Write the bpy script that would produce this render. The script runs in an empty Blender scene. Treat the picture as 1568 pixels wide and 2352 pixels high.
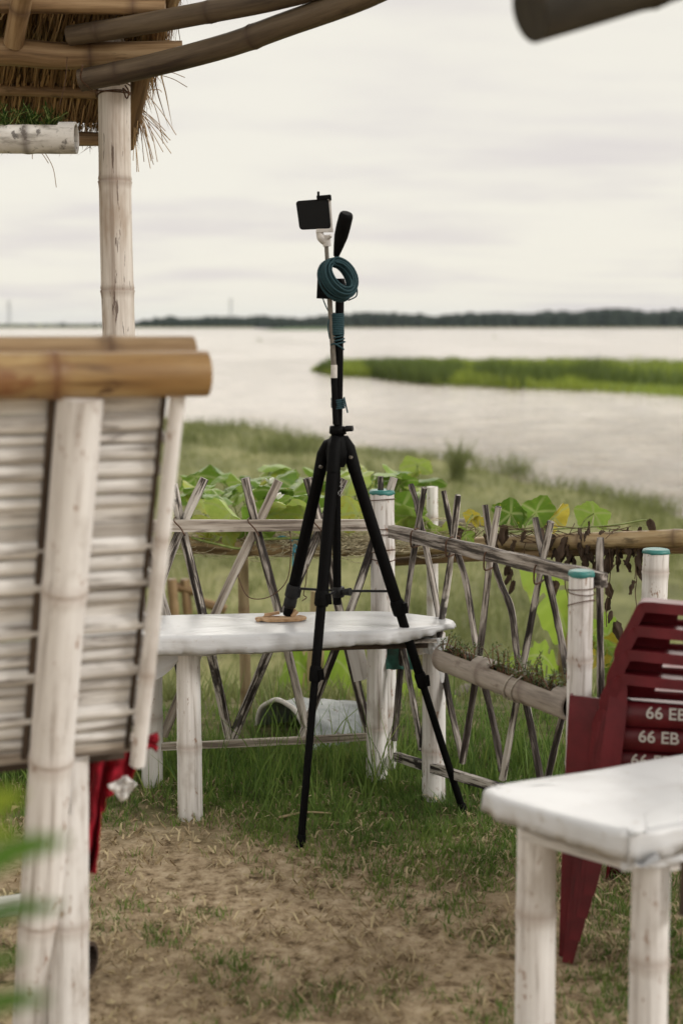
import bpy, math, random
import numpy as np
from mathutils import Vector, Matrix, Euler, noise
V = Vector
R = random.Random(7)
C = bpy.context.scene.collection
PI = math.pi

# ------------------------------------------------------------------ camera geometry
F, CX, CY, HC = 3267.0, 784.0, 1176.0, 1.45          # focal length in px of a 1568 x 2352 picture, camera height
TH = math.atan((1176 - 742) / F)
ct, st = math.cos(TH), math.sin(TH)
def ray(x, y):
    u = (x - CX) / F; v = (CY - y) / F
    return V((u, ct + v * st, -st + v * ct))
def at(x, y, Y):                                       # point seen at (x, y) that stands Y metres ahead
    r = ray(x, y); return V((0, 0, HC)) + r * (Y / r.y)
def onz(x, y, z=0.0):
    r = ray(x, y); return V((0, 0, HC)) + r * ((z - HC) / r.z)
def onplane(x, y, p0, n):
    r = ray(x, y); o = V((0, 0, HC)); return o + r * ((p0 - o).dot(n) / r.dot(n))
def lerp(a, b, t): return a + (b - a) * t
def sst(a, b, x):
    t = min(1, max(0, (x - a) / (b - a))); return t * t * (3 - 2 * t)
def nz(x, y, z=0.0): return noise.noise(V((x, y, z)))
def fbm(x, y, z=0.0, o=4): return noise.fractal(V((x, y, z)), 0.9, 2.0, o)

# ------------------------------------------------------------------ mesh builder
def crom(pts, per=8, closed=False):
    pts = [V(p) for p in pts]; n = len(pts); out = []
    rng = range(n) if closed else range(n - 1)
    for i in rng:
        if closed: p0, p1, p2, p3 = pts[i - 1], pts[i], pts[(i + 1) % n], pts[(i + 2) % n]
        else:
            p1, p2 = pts[i], pts[i + 1]
            p0 = pts[i - 1] if i > 0 else p1 * 2 - p2
            p3 = pts[i + 2] if i + 2 < n else p2 * 2 - p1
        for k in range(per):
            t = k / per
            out.append(0.5 * ((2 * p1) + (p2 - p0) * t + (2 * p0 - 5 * p1 + 4 * p2 - p3) * t * t + (3 * p1 - p0 - 3 * p2 + p3) * t ** 3))
    if not closed: out.append(pts[-1])
    return out

class MB:
    def __init__(s): s.v = []; s.f = []; s.a = []; s.n = []; s.m = []; s.flat = set()
    def off(s): return V((R.uniform(-9, 9), R.uniform(-9, 9), R.uniform(-9, 9)))
    def add(s, vs, fs, at_=None, nd=None, mat=0, flat=False):
        b = len(s.v)
        s.v += [V(p) for p in vs]
        s.a += [V(p) for p in (at_ if at_ is not None else vs)]
        s.n += list(nd) if nd is not None else [0.0] * len(vs)
        for f in fs:
            if flat: s.flat.add(len(s.f))
            s.f.append([b + i for i in f]); s.m.append(mat)
    def tube(s, path, rad, n=10, cap=True, mat=0, nd=None, off=None, sq=1.0, hollow=(False, False)):
        path = [V(p) for p in path]; k = len(path)
        if not hasattr(rad, '__len__'): rad = [rad] * k
        off = off or s.off()
        T = []
        for i in range(k):
            d = path[min(i + 1, k - 1)] - path[max(i - 1, 0)]
            T.append(d.normalized() if d.length > 1e-9 else V((0, 0, 1)))
        ref = V((0, 1, 0)) if abs(T[0].y) < 0.8 else V((0, 0, 1))
        N = (ref - T[0] * ref.dot(T[0])).normalized()
        vs = []; ats = []; nds = []; dist = 0; rings = []
        for i in range(k):
            if i:
                dist += (path[i] - path[i - 1]).length
                N = (N - T[i] * N.dot(T[i]))
                N = N.normalized() if N.length > 1e-6 else T[i].orthogonal().normalized()
            B = T[i].cross(N); ring = []
            for j in range(n):
                a = 2 * PI * j / n
                p = path[i] + (N * math.cos(a) * sq + B * math.sin(a)) * rad[i]
                ring.append(p); vs.append(p)
                ats.append(V((rad[0] * math.cos(a), rad[0] * math.sin(a), dist)) + off)
                nds.append(nd[i] if nd else 0.0)
            rings.append((ring, T[i], dist))
        fs = [[i * n + j, i * n + (j + 1) % n, (i + 1) * n + (j + 1) % n, (i + 1) * n + j] for i in range(k - 1) for j in range(n)]
        s.add(vs, fs, ats, nds, mat)
        if cap:
            for e, (idx, sg) in enumerate(((0, -1), (k - 1, 1))):
                ring, t, dd = rings[idx]; c = path[idx]
                order = list(range(n)) if sg > 0 else list(range(n))[::-1]
                if hollow[e]:
                    inner = [c + (p - c) * 0.8 for p in ring]; deep = [p - t * sg * 0.12 for p in inner]
                    vv = ring + inner + deep
                    ff = []
                    for j in range(n):
                        j2 = (j + 1) % n
                        q = [[j, j2, n + j2, n + j], [n + j, n + j2, 2 * n + j2, 2 * n + j]]
                        ff += q if sg > 0 else [x[::-1] for x in q]
                    ff.append([2 * n + o for o in order])
                    s.add(vv, ff, [p - c + off + V((0, 0, dd)) for p in vv], [0.3] * len(vv), mat, True)
                else:
                    s.add(ring, [order], [(p - c) * 0.7 + off + V((0, 0, dd)) for p in ring], [0.35] * n, mat, True)
    def bamboo(s, pts, r0, r1=None, spacing=0.3, n=16, mat=0, hollow=(False, False), first=None, bump=1.0, rough=0.012, jit=.13):
        r1 = r1 or r0
        path = crom(pts, 24) if len(pts) > 2 else [lerp(V(pts[0]), V(pts[1]), i / 24) for i in range(25)]
        L = [0]
        for i in range(1, len(path)): L.append(L[-1] + (path[i] - path[i - 1]).length)
        tot = L[-1]
        def P(d):
            d = min(max(d, 0), tot)
            for i in range(1, len(L)):
                if L[i] >= d: return lerp(path[i - 1], path[i], (d - L[i - 1]) / max(1e-9, L[i] - L[i - 1]))
            return path[-1]
        st_ = {}
        d = first if first is not None else R.uniform(0.3, 0.9) * spacing
        nodes = []
        while d < tot - 0.02:
            nodes.append(d); d += spacing * R.uniform(1 - jit, 1 + jit)
        q = max(0.03, tot / 40); d = 0
        while d < tot: st_[round(d, 4)] = (1.0, 0.0); d += q
        st_[round(tot, 4)] = (1.0, 0.0)
        for x in nodes:
            for k in [k for k in st_ if abs(k - x) < 0.03 and 0 < k < tot]: del st_[k]
            for dd, m_, w in ((-.028, 1.0, 0), (-.011, 1 + .035 * bump, .45), (-.004, 1 + .075 * bump, .8), (0, 1 + .01 * bump, 1), (.004, 1 + .05 * bump, .7), (.016, 1.0 + .01 * bump, .25), (.03, 1, 0)):
                if 0 < x + dd < tot: st_[round(x + dd, 4)] = (m_, w)
        ks = sorted(st_); off = s.off()
        s.tube([P(k) for k in ks], [lerp(r0, r1, k / tot) * st_[k][0] * (1 + rough * nz(k * 6, off.x)) for k in ks], n, True, mat, [st_[k][1] for k in ks], off, 1.0, hollow)
    def stick(s, pts, r0, r1=None, n=8, mat=0, wob=0.12, sq=1.0):
        r1 = r1 or r0
        path = crom(pts, 6) if len(pts) > 2 else [lerp(V(pts[0]), V(pts[1]), i / 10) for i in range(11)]
        o = R.uniform(0, 50); k = len(path)
        s.tube(path, [lerp(r0, r1, i / (k - 1)) * (1 + wob * nz(i * .9, o)) for i in range(k)], n, True, mat, None, None, sq)
    def board(s, p0, p1, w, t, up=(0, 0, 1), mat=0, seg=1, wob=0.0):
        p0, p1 = V(p0), V(p1); d = (p1 - p0); L = d.length; d.normalize()
        up = V(up); side = d.cross(up).normalized(); u = side.cross(d).normalized(); off = s.off()
        vs = []; ats = []; o = R.uniform(0, 90)
        for i in range(seg + 1):
            q = i / seg; c = lerp(p0, p1, q); ww = w * (1 + wob * nz(q * L * 9, o)); c = c + u * (wob * w * .3 * nz(q * L * 5, o + 9))
            for a, b in ((-1, -1), (1, -1), (1, 1), (-1, 1)):
                vs.append(c + side * (a * t / 2) + u * (b * ww / 2)); ats.append(V((a * t / 2, b * ww / 2, q * L)) + off)
        for i in range(seg):
            b = i * 4
            for j in range(4):
                q4 = [b + j, b + (j + 1) % 4, b + 4 + (j + 1) % 4, b + 4 + j]
                s.add([vs[x] for x in q4], [[0, 1, 2, 3]], [ats[x] for x in q4], None, mat, True)
        s.add(vs[:4], [[3, 2, 1, 0]], ats[:4], None, mat, True)
        s.add(vs[-4:], [[0, 1, 2, 3]], ats[-4:], None, mat, True)
    def lathe(s, p0, p1, prof, n=16, mat=0):             # prof: (t along p0-p1, radius)
        p0, p1 = V(p0), V(p1)
        s.tube([lerp(p0, p1, t) for t, r in prof], [r for t, r in prof], n, True, mat)
    def grid(s, fn, nu, nv, mat=0, skip=None):
        vs = [fn(i / nu, j / nv) for i in range(nu + 1) for j in range(nv + 1)]
        fs = [[i * (nv + 1) + j, (i + 1) * (nv + 1) + j, (i + 1) * (nv + 1) + j + 1, i * (nv + 1) + j + 1] for i in range(nu) for j in range(nv) if not (skip and skip(i, j))]
        o = s.off()
        s.add(vs, fs, [V(p) + o for p in vs], None, mat)
    def build(s, name, mats, parent=None, loc=None, local=False, smooth=True):
        me = bpy.data.meshes.new(name)
        if parent is not None:
            o0 = V((0, 0, 0)) if local else wloc(parent)
        else: o0 = V(loc) if loc is not None else V((0, 0, 0))
        me.from_pydata([tuple(p - o0) for p in s.v], [], s.f)
        a = me.attributes.new('bc', 'FLOAT_VECTOR', 'POINT'); a.data.foreach_set('vector', [x for p in s.a for x in p])
        a = me.attributes.new('nd', 'FLOAT', 'POINT'); a.data.foreach_set('value', s.n)
        if not isinstance(mats, (list, tuple)): mats = [mats]
        for m in mats: me.materials.append(m)
        me.polygons.foreach_set('material_index', s.m)
        me.polygons.foreach_set('use_smooth', [smooth and (i not in s.flat) for i in range(len(s.f))])
        me.update()
        o = bpy.data.objects.new(name, me); C.objects.link(o)
        if parent is not None: o.parent = parent
        else: o.location = o0
        return o

def wloc(o):
    l = V((0, 0, 0))
    while o is not None: l = l + o.location; o = o.parent
    return l
def thing(name, label, cat, loc=(0, 0, 0), group=None, rz=0):
    o = bpy.data.objects.new(name, None); C.objects.link(o); o.location = loc; o.rotation_euler = (0, 0, rz)
    o.empty_display_size = .05
    return tag(o, label, cat, group)
def tag(o, label=None, cat=None, group=None, kind=None):
    if label: o['label'] = label
    if cat: o['category'] = cat
    if group: o['group'] = group
    if kind: o['kind'] = kind
    return o
def tri_mesh(name, verts, tris, attr, mat, loc=None):
    me = bpy.data.meshes.new(name); nv, nt = len(verts), len(tris)
    me.vertices.add(nv); me.vertices.foreach_set('co', verts.astype(np.float32).ravel())
    me.loops.add(nt * 3); me.loops.foreach_set('vertex_index', tris.astype(np.int32).ravel())
    me.polygons.add(nt); me.polygons.foreach_set('loop_start', np.arange(0, nt * 3, 3, dtype=np.int32))
    me.update(calc_edges=True)
    a = me.attributes.new('bc', 'FLOAT_VECTOR', 'POINT'); a.data.foreach_set('vector', attr.astype(np.float32).ravel())
    me.materials.append(mat); me.validate()
    o = bpy.data.objects.new(name, me); C.objects.link(o); return o

# ------------------------------------------------------------------ materials
class G:
    def __init__(s, name):
        s.m = bpy.data.materials.new(name); s.m.use_nodes = True; s.t = s.m.node_tree
        s.b = s.t.nodes['Principled BSDF']; s.out = s.t.nodes['Material Output']
    def n(s, ty, **kw):
        x = s.t.nodes.new(ty)
        for k, v in kw.items():
            if hasattr(x, k): setattr(x, k, v)
            else: x.inputs[k].default_value = v
        return x
    def l(s, a, b): s.t.links.new(a, b)
    def attr(s, name='bc'): return s.n('ShaderNodeAttribute', attribute_name=name)
    def noise(s, vec, sc, detail=5, rough=.6, scale=1.0):
        m = s.n('ShaderNodeVectorMath', operation='MULTIPLY'); s.l(vec, m.inputs[0]); m.inputs[1].default_value = sc if hasattr(sc, '__len__') else (sc,) * 3
        x = s.n('ShaderNodeTexNoise'); x.inputs['Scale'].default_value = scale; x.inputs['Detail'].default_value = detail; x.inputs['Roughness'].default_value = rough
        s.l(m.outputs[0], x.inputs['Vector']); return x.outputs['Fac']
    def ramp(s, fac, cols, interp='LINEAR'):
        r = s.n('ShaderNodeValToRGB'); e = r.color_ramp.elements; r.color_ramp.interpolation = interp
        while len(e) < len(cols): e.new(.5)
        for el, (p, c) in zip(e, cols): el.position = p; el.color = (*c, 1)
        s.l(fac, r.inputs[0]); return r.outputs[0]
    def mrange(s, fac, a, b, c=0.0, d=1.0):
        r = s.n('ShaderNodeMapRange', interpolation_type='SMOOTHSTEP'); s.l(fac, r.inputs[0])
        for i, v in zip((1, 2, 3, 4), (a, b, c, d)): r.inputs[i].default_value = v
        return r.outputs[0]
    def mix(s, fac, a, b, blend='MIX'):
        r = s.n('ShaderNodeMix', data_type='RGBA', blend_type=blend)
        for v, i in ((fac, 0), (a, 6), (b, 7)):
            if isinstance(v, (int, float)): r.inputs[i].default_value = v
            elif isinstance(v, tuple): r.inputs[i].default_value = (*v, 1)
            else: s.l(v, r.inputs[i])
        return r.outputs[2]
    def math(s, op, a, b=0.0):
        r = s.n('ShaderNodeMath', operation=op)
        for v, i in ((a, 0), (b, 1)):
            if isinstance(v, (int, float)): r.inputs[i].default_value = v
            else: s.l(v, r.inputs[i])
        return r.outputs[0]
    def bump(s, h, strength=.3, dist=.002):
        b = s.n('ShaderNodeBump'); b.inputs['Strength'].default_value = strength; b.inputs['Distance'].default_value = dist
        s.l(h, b.inputs['Height']); s.l(b.outputs[0], s.b.inputs['Normal'])
    def fin(s, col, rough=.7, spec=.3):
        if isinstance(col, tuple): s.b.inputs['Base Color'].default_value = (*col, 1)
        else: s.l(col, s.b.inputs['Base Color'])
        if isinstance(rough, (int, float)): s.b.inputs['Roughness'].default_value = rough
        else: s.l(rough, s.b.inputs['Roughness'])
        s.b.inputs['Specular IOR Level'].default_value = spec
        return s.m

def streak(name, cols, sc=(40, 40, 3), detail=6, rough=.7, bump=.3, bd=.002, spots=(), node=None, spec=.3, var=.18):
    g = G(name); a = g.attr().outputs['Vector']
    f = g.noise(a, sc, detail, .65); c = g.ramp(f, [(.5 + (p - .5) * .62, q_) for p, q_ in cols])
    for col, s2, lo, hi, amt in spots:
        k = g.mrange(g.noise(a, s2, 4, .6), lo, hi, 0, amt); c = g.mix(k, c, col)
    if node:
        nd = g.attr('nd').outputs['Fac']; c = g.mix(g.math('MULTIPLY', nd, node[1]), c, node[0])
    oi = g.n('ShaderNodeObjectInfo').outputs['Random']
    hv = g.n('ShaderNodeHueSaturation'); g.l(g.mrange(oi, 0, 1, 1 - var, 1 + var * .6), hv.inputs['Value']); g.l(c, hv.inputs['Color'])
    g.bump(f, bump, bd)
    return g.fin(hv.outputs[0], rough, spec)
def plain(name, col, rough=.5, spec=.5, metal=0, nscale=60, namt=.15, bump=0.0):
    g = G(name); a = g.attr().outputs['Vector']; f = g.noise(a, nscale, 4)
    c = g.mix(g.mrange(f, .3, .7, 0, 1), tuple(x * (1 - namt) for x in col), tuple(min(1, x * (1 + namt)) for x in col))
    g.b.inputs['Metallic'].default_value = metal
    if bump: g.bump(f, bump, .002)
    return g.fin(c, g.mrange(f, .2, .8, rough * .85, min(1, rough * 1.15)), spec)
def leafy(name, cols, trans=.3, rough=.5, vein=None, spec=.35):     # bc = (random, along, across)
    g = G(name); a = g.attr(); sp = g.n('ShaderNodeSeparateXYZ'); g.l(a.outputs['Vector'], sp.inputs[0])
    tc = g.n('ShaderNodeTexCoord').outputs['Object']
    oi = g.n('ShaderNodeObjectInfo').outputs['Random']
    f = g.math('ADD', g.math('MULTIPLY', sp.outputs[0], .65), g.math('MULTIPLY', g.noise(tc, 6.0, 3), .35))
    f = g.math('FRACT', g.math('ADD', f, oi))  if vein == 'obj' else f
    c = g.ramp(f, cols)
    if vein == 'obj' or vein:
        w = g.math('ABSOLUTE', sp.outputs[2]); c = g.mix(g.mrange(w, 0, .10, .75, 0), c, (.36, .42, .17)); c = g.mix(g.mrange(g.noise(tc, 9.0, 4), .60, .70, 0, .5), c, (.30, .28, .06))
    g.fin(c, rough, spec)
    t = g.n('ShaderNodeBsdfTranslucent'); g.l(c, t.inputs[0]); m = g.n('ShaderNodeMixShader'); m.inputs[0].default_value = trans
    g.l(g.b.outputs[0], m.inputs[1]); g.l(t.outputs[0], m.inputs[2]); g.l(m.outputs[0], g.out.inputs[0])
    return g.m

WHITEWASH = streak('whitewashed_bamboo', [(.22, (.30, .26, .23)), (.41, (.62, .59, .565)), (.68, (.74, .72, .70))], (60, 60, 2.6), bump=.45, rough=.75,
                   spots=[((.27, .155, .10), (55, 55, 24), .60, .69, .8), ((.34, .29, .245), (9, 9, 5), .53, .72, .6), ((.12, .085, .07), (70, 70, 6), .68, .74, .7)], node=((.30, .22, .17), .55), var=.08)
POSTWASH = streak('weathered_white_bamboo', [(.25, (.36, .30, .255)), (.45, (.56, .50, .445)), (.7, (.68, .63, .575))], (40, 40, 1.6), bump=.3, rough=.75,
                  spots=[((.10, .065, .05), (70, 70, 9), .61, .66, .85), ((.30, .21, .14), (7, 7, 3), .5, .7, .6)], node=((.20, .13, .09), .6), var=.05)
GREYBOARD = streak('grey_whitewashed_slats', [(.28, (.20, .175, .155)), (.42, (.56, .535, .51)), (.62, (.77, .75, .725))], (60, 60, 4), bump=.5, rough=.8,
                   spots=[((.36, .33, .30), (.9, .9, .9), .5, .64, .7), ((.10, .07, .06), (30, 30, 8), .62, .75, .7)], var=.16)
TAN = streak('yellow_bamboo', [(.3, (.15, .08, .032)), (.45, (.32, .20, .082)), (.7, (.46, .325, .15))], (24, 24, 2.2), bump=.2, rough=.42, spec=.45,
             spots=[((.20, .075, .03), (12, 12, 7), .54, .66, .8), ((.09, .04, .02), (30, 30, 16), .64, .70, .85), ((.30, .17, .06), (4, 4, 3), .5, .62, .7)], node=((.17, .07, .03), .85), var=.08)
TRELLIS = streak('weathered_yellow_bamboo', [(.3, (.13, .085, .04)), (.45, (.31, .215, .105)), (.7, (.45, .345, .20))], (30, 30, 2), bump=.3, rough=.55,
                 spots=[((.06, .04, .02), (16, 16, 6), .55, .68, .8), ((.45, .40, .32), (9, 9, 3), .58, .72, .6)], node=((.13, .08, .045), .8), var=.1)
BROWNPOLE = streak('brown_bamboo', [(.25, (.09, .052, .025)), (.45, (.21, .13, .065)), (.7, (.32, .22, .12))], (30, 30, 1.8), bump=.3, rough=.6,
                   spots=[((.06, .035, .02), (25, 25, 7), .60, .72, .7)], node=((.09, .05, .03), .8), var=.12)
BACKLITPOLE = streak('backlit_bamboo', [(.25, (.035, .023, .015)), (.5, (.085, .06, .037)), (.75, (.13, .095, .06))], (30, 30, 2), bump=.3, rough=.65,  # albedo lowered: backlit shade of the long rafters put into the colour
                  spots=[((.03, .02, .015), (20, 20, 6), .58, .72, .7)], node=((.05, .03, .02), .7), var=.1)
STICK = streak('weathered_stick', [(.38, (.025, .02, .018)), (.45, (.12, .10, .085)), (.53, (.46, .42, .375)), (.7, (.62, .58, .53))], (70, 70, 5), bump=.6, rough=.85, bd=.003,
               spots=[((.022, .017, .016), (12, 12, 7), .53, .60, .9)], var=.2)
DARKSTICK = streak('dark_stick', [(.38, (.022, .018, .016)), (.48, (.085, .07, .06)), (.58, (.33, .295, .26)), (.75, (.52, .48, .44))], (70, 70, 5), bump=.6, rough=.85, bd=.003,
                   spots=[((.03, .022, .02), (12, 12, 4), .50, .62, .8)], var=.25)
RAIL = streak('weathered_rail', [(.3, (.16, .13, .105)), (.45, (.36, .31, .26)), (.65, (.56, .51, .45))], (50, 50, 2.5), bump=.5, rough=.85,
              spots=[((.07, .05, .04), (30, 30, 7), .62, .72, .8)], var=.12)
GREYRAIL = streak('grey_weathered_rail', [(.36, (.05, .042, .036)), (.46, (.17, .145, .125)), (.56, (.36, .32, .285)), (.75, (.50, .46, .42))], (70, 70, 5), bump=.6, rough=.85,
              spots=[((.05, .04, .035), (25, 25, 8), .55, .68, .8)], var=.05)
DARKWOOD = streak('dark_wood', [(.3, (.03, .022, .018)), (.7, (.10, .07, .05))], (30, 30, 2), rough=.8)
GREYTROUGH = streak('grey_bamboo', [(.25, (.20, .17, .145)), (.45, (.34, .295, .255)), (.7, (.46, .41, .365))], (30, 30, 3), bump=.3, rough=.75,
                    spots=[((.14, .10, .08), (18, 18, 10), .58, .72, .7)], node=((.16, .12, .1), .7), var=.08)
TRUNK = streak('pale_stem', [(.3, (.22, .16, .085)), (.7, (.42, .33, .19))], (20, 20, 2), rough=.7, node=((.2, .13, .07), .8))
BLACKPL = plain('black_plastic', (.004, .004, .0042), .6, .06, namt=.3)
BLACKMET = plain('black_anodised', (.003, .0028, .003), .55, .06, 0, 200, .2)
GREYPL = plain('dark_grey_plastic', (.014, .014, .015), .5, .18, namt=.2)
SILVER = plain('silver_tube', (.13, .115, .095), .45, .4, .3, 80, .15)
PALEPL = plain('pale_plastic', (.50, .47, .44), .45, .5, 0, 80, .1)
GLASS = plain('phone_glass', (.004, .004, .004), .35, .12, 0, 40, .1)
ROPE = plain('teal_rope', (.015, .046, .056), .75, .3, 0, 400, .35, .4)
TEAL = plain('teal_plastic_sheet', (.035, .17, .155), .45, .4, 0, 30, .25, .3)
GREENSH = plain('green_plastic_sheet', (.018, .085, .062), .5, .4, 0, 22, .5, .5)
OLIVESH = plain('olive_plastic_sheet', (.13, .12, .05), .5, .4, 0, 22, .4, .5)
WIRE = plain('rusty_wire', (.10, .055, .035), .7, .3, .3, 100, .4)
PALEWIRE = plain('pale_wire', (.42, .38, .33), .6, .3, 0, 100, .3)
NETMAT = plain('pale_net', (.50, .44, .30), .75, .2, 0, 60, .35)
BLUESTR = plain('blue_string', (.07, .28, .38), .6, .3, 0, 60, .25)
MAROON = plain('maroon_plastic', (.10, .008, .012), .40, .3, 0, 14, .22, .08)
PAINT = plain('stencil_paint', (.42, .40, .37), .7, .3, 0, 150, .2)
REDCL = plain('red_cloth', (.24, .008, .018), .85, .2, 0, 30, .35, .4)
WHITERAG = plain('white_rag', (.62, .60, .58), .85, .2, 0, 30, .12, .3)
CARD = streak('torn_cardboard', [(.3, (.34, .20, .10)), (.6, (.55, .37, .22)), (.8, (.62, .46, .30))], (30, 200, 30), bump=.4, rough=.85, spots=[((.16, .08, .04), (40, 40, 40), .6, .7, .7)])
SHEET = streak('dented_grey_sheet', [(.3, (.14, .155, .16)), (.55, (.30, .325, .33)), (.75, (.42, .44, .44))], (6, 6, 6), bump=.4, bd=.01, rough=.45, spec=.5,
               spots=[((.12, .09, .07), (40, 40, 14), .62, .70, .8)])
STONE = streak('dark_rubble', [(.3, (.045, .038, .033)), (.6, (.13, .105, .09)), (.8, (.25, .2, .175))], (14, 14, 14), bump=.7, bd=.01, rough=.9)
THATCH = streak('thatch_straw', [(.3, (.05, .028, .013)), (.42, (.20, .12, .055)), (.55, (.37, .24, .115)), (.72, (.52, .37, .20))], (1, 1, 1), detail=2, bump=.0, rough=.85, var=0)
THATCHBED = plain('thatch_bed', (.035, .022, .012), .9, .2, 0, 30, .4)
PYLON = plain('pylon_steel', (.30, .31, .32), .6, .4, .3)
TICKET = plain('print_white', (.42, .42, .42), .6, .3)

def cloth_mat():
    g = G('white_table_cover'); tc = g.n('ShaderNodeTexCoord').outputs['Object']
    f = g.noise(tc, (9, 9, 22), 6, .6); k = g.noise(tc, (3, 3, 3), 3)
    c = g.mix(g.mrange(k, .35, .7), (.585, .59, .60), (.47, .475, .485))
    c = g.mix(g.mrange(g.noise(tc, 26.0, 4), .62, .72, 0, .6), c, (.36, .32, .28)); c = g.mix(g.mrange(g.noise(tc, (4, 11, 4), 6, .65), .52, .70, 0, .45), c, (.40, .375, .345))
    f2 = g.noise(tc, (14, 14, 14), 7, .55); f3 = g.noise(tc, (5, 5, 30), 3, .5); g.bump(g.math('ADD', g.math('MULTIPLY', f, .5), g.math('ADD', g.math('MULTIPLY', f2, .25), f3)), .4, .010); return g.fin(c, .36, .4)
CLOTH = cloth_mat()
GRASSMAT = leafy('grass_blade', [(.0, (.035, .07, .016)), (.3, (.085, .155, .03)), (.6, (.16, .245, .05)), (.84, (.26, .30, .085)), (.9, (.36, .31, .15)), (1.0, (.46, .38, .2))], .35, .6)
LITTER = leafy('dry_litter', [(.0, (.16, .11, .065)), (.4, (.34, .26, .15)), (.8, (.52, .43, .26)), (1.0, (.6, .5, .33))], .1, .8)
MEADOWMAT = leafy('meadow_blade', [(.0, (.075, .095, .03)), (.4, (.17, .195, .07)), (.75, (.26, .27, .11)), (1.0, (.40, .36, .18))], .35, .65)
REEDMAT = leafy('reed_blade', [(.0, (.065, .09, .022)), (.3, (.10, .14, .03)), (.55, (.19, .24, .035)), (1.0, (.33, .40, .055))], .35, .6)
SQUASHLEAF = leafy('squash_leaf', [(.0, (.09, .18, .022)), (.4, (.17, .29, .04)), (.75, (.27, .40, .075)), (.92, (.40, .50, .12)), (1.0, (.42, .40, .06))], .38, .45, 'obj')
YELLOWLEAF = leafy('yellow_leaf', [(.0, (.36, .30, .03)), (.5, (.5, .42, .06)), (.7, (.22, .10, .03)), (1.0, (.45, .40, .07))], .35, .5, True)
BANANALEAF = leafy('banana_leaf', [(.0, (.10, .19, .02)), (.5, (.22, .34, .035)), (1.0, (.36, .48, .075))], .45, .38, True)
DRYLEAF = leafy('withered_leaf', [(.0, (.035, .022, .015)), (.5, (.085, .055, .035)), (1.0, (.20, .14, .08))], .15, .8)
VINESTEM = plain('vine_stem', (.19, .24, .07), .6, .3, 0, 60, .3)
DRYSTEM = plain('dry_stem', (.10, .065, .04), .8, .2, 0, 60, .4)
PLANTLEAF = leafy('planter_leaf', [(.0, (.035, .07, .015)), (.6, (.09, .14, .03)), (1.0, (.2, .2, .06))], .3, .5)
FERNLEAF = leafy('fern_leaf', [(.0, (.018, .045, .010)), (.6, (.045, .10, .018)), (1.0, (.10, .17, .03))], .3, .5)
NEARLEAF = leafy('near_leaf', [(.0, (.035, .12, .022)), (.5, (.11, .24, .035)), (1.0, (.34, .38, .035))], .3, .45)
PETAL = plain('white_petal', (.8, .8, .76), .7, .2, 0, 40, .05)
def wood_mat():
    g = G('far_tree_mass'); tc = g.n('ShaderNodeTexCoord').outputs['Object']
    f = g.noise(tc, .6, 5, .7); return g.fin(g.ramp(f, [(.3, (.014, .020, .016)), (.55, (.030, .040, .028)), (.75, (.055, .066, .04))]), .9, .1)
FARWOOD = wood_mat()

# ------------------------------------------------------------------ ground
SH = [(-60, 95), (-12, 60), (-5.9, 51), (-2.6, 48.5), (0, 42), (2.4, 36), (6.4, 26.5), (20, 10), (60, -40)]
ZW = -2.05
def shore(x):
    for (a, b), (c, d) in zip(SH, SH[1:]):
        if x <= c: return b + (d - b) * (max(x, a) - a) / (c - a)
    return SH[-1][1]
def terr(x, y):
    z = 0.0
    if y < 7: z += .014 * nz(x * 2.2, y * 2.2) + .006 * nz(x * 8, y * 8, 3) + .003 * nz(x * 25, y * 25, 7)
    ys = max(9.5, shore(x) + 2.2 * nz(x * .25, 5) + 1.0 * nz(x * .9, 2))
    if y > 5.2:
        a = -1.0 * sst(5.0, 9.0, y)
        b = 0
        if y > 8: b = (-1.06) * min(1, (y - 8) / max(.5, ys - 8)) ** .7
        z = z * (1 - sst(5.2, 7, y)) + a + b
        z += .05 * nz(x * .8, y * .8, 1) * sst(6, 9, y)
        if y > 12: z += .05 * nz(x * .22, y * .13, 4) + .035 * nz(x * .7, y * .4, 9)
        if y > ys: z = min(z, ZW + .03 * (nz(x * .8, y * .5, 8)) - .035 * (y - ys))
        if y > 60: z = max(z, -6)
        if y > 1000: z = lerp(-6, -1.3, sst(1000, 1012, y))
    return z
def axis(parts):
    out = []
    for a, b, n in parts: out += [a + (b - a) * i / n for i in range(n)]
    return out + [parts[-1][1]]
gx = axis([(-3000, -400, 8), (-400, -30, 14), (-30, -8, 22), (-8, -2.4, 22), (-2.4, 2.4, 160), (2.4, 8, 22), (8, 30, 22), (30, 400, 14), (400, 3000, 8)])
gy = axis([(-400, -5, 8), (-5, 1.8, 16), (1.8, 5.8, 140), (5.8, 12, 50), (12, 70, 116), (70, 200, 10), (200, 990, 8), (990, 1020, 10), (1020, 4500, 10)])
nx, ny = len(gx), len(gy)
gv = np.array([(x, y, terr(x, y)) for x in gx for y in gy])
ii, jj = np.meshgrid(np.arange(nx - 1), np.arange(ny - 1), indexing='ij'); q = (ii * ny + jj).ravel()
gt = np.concatenate([np.stack([q, q + ny, q + ny + 1], 1), np.stack([q, q + ny + 1, q + 1], 1)])
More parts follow.
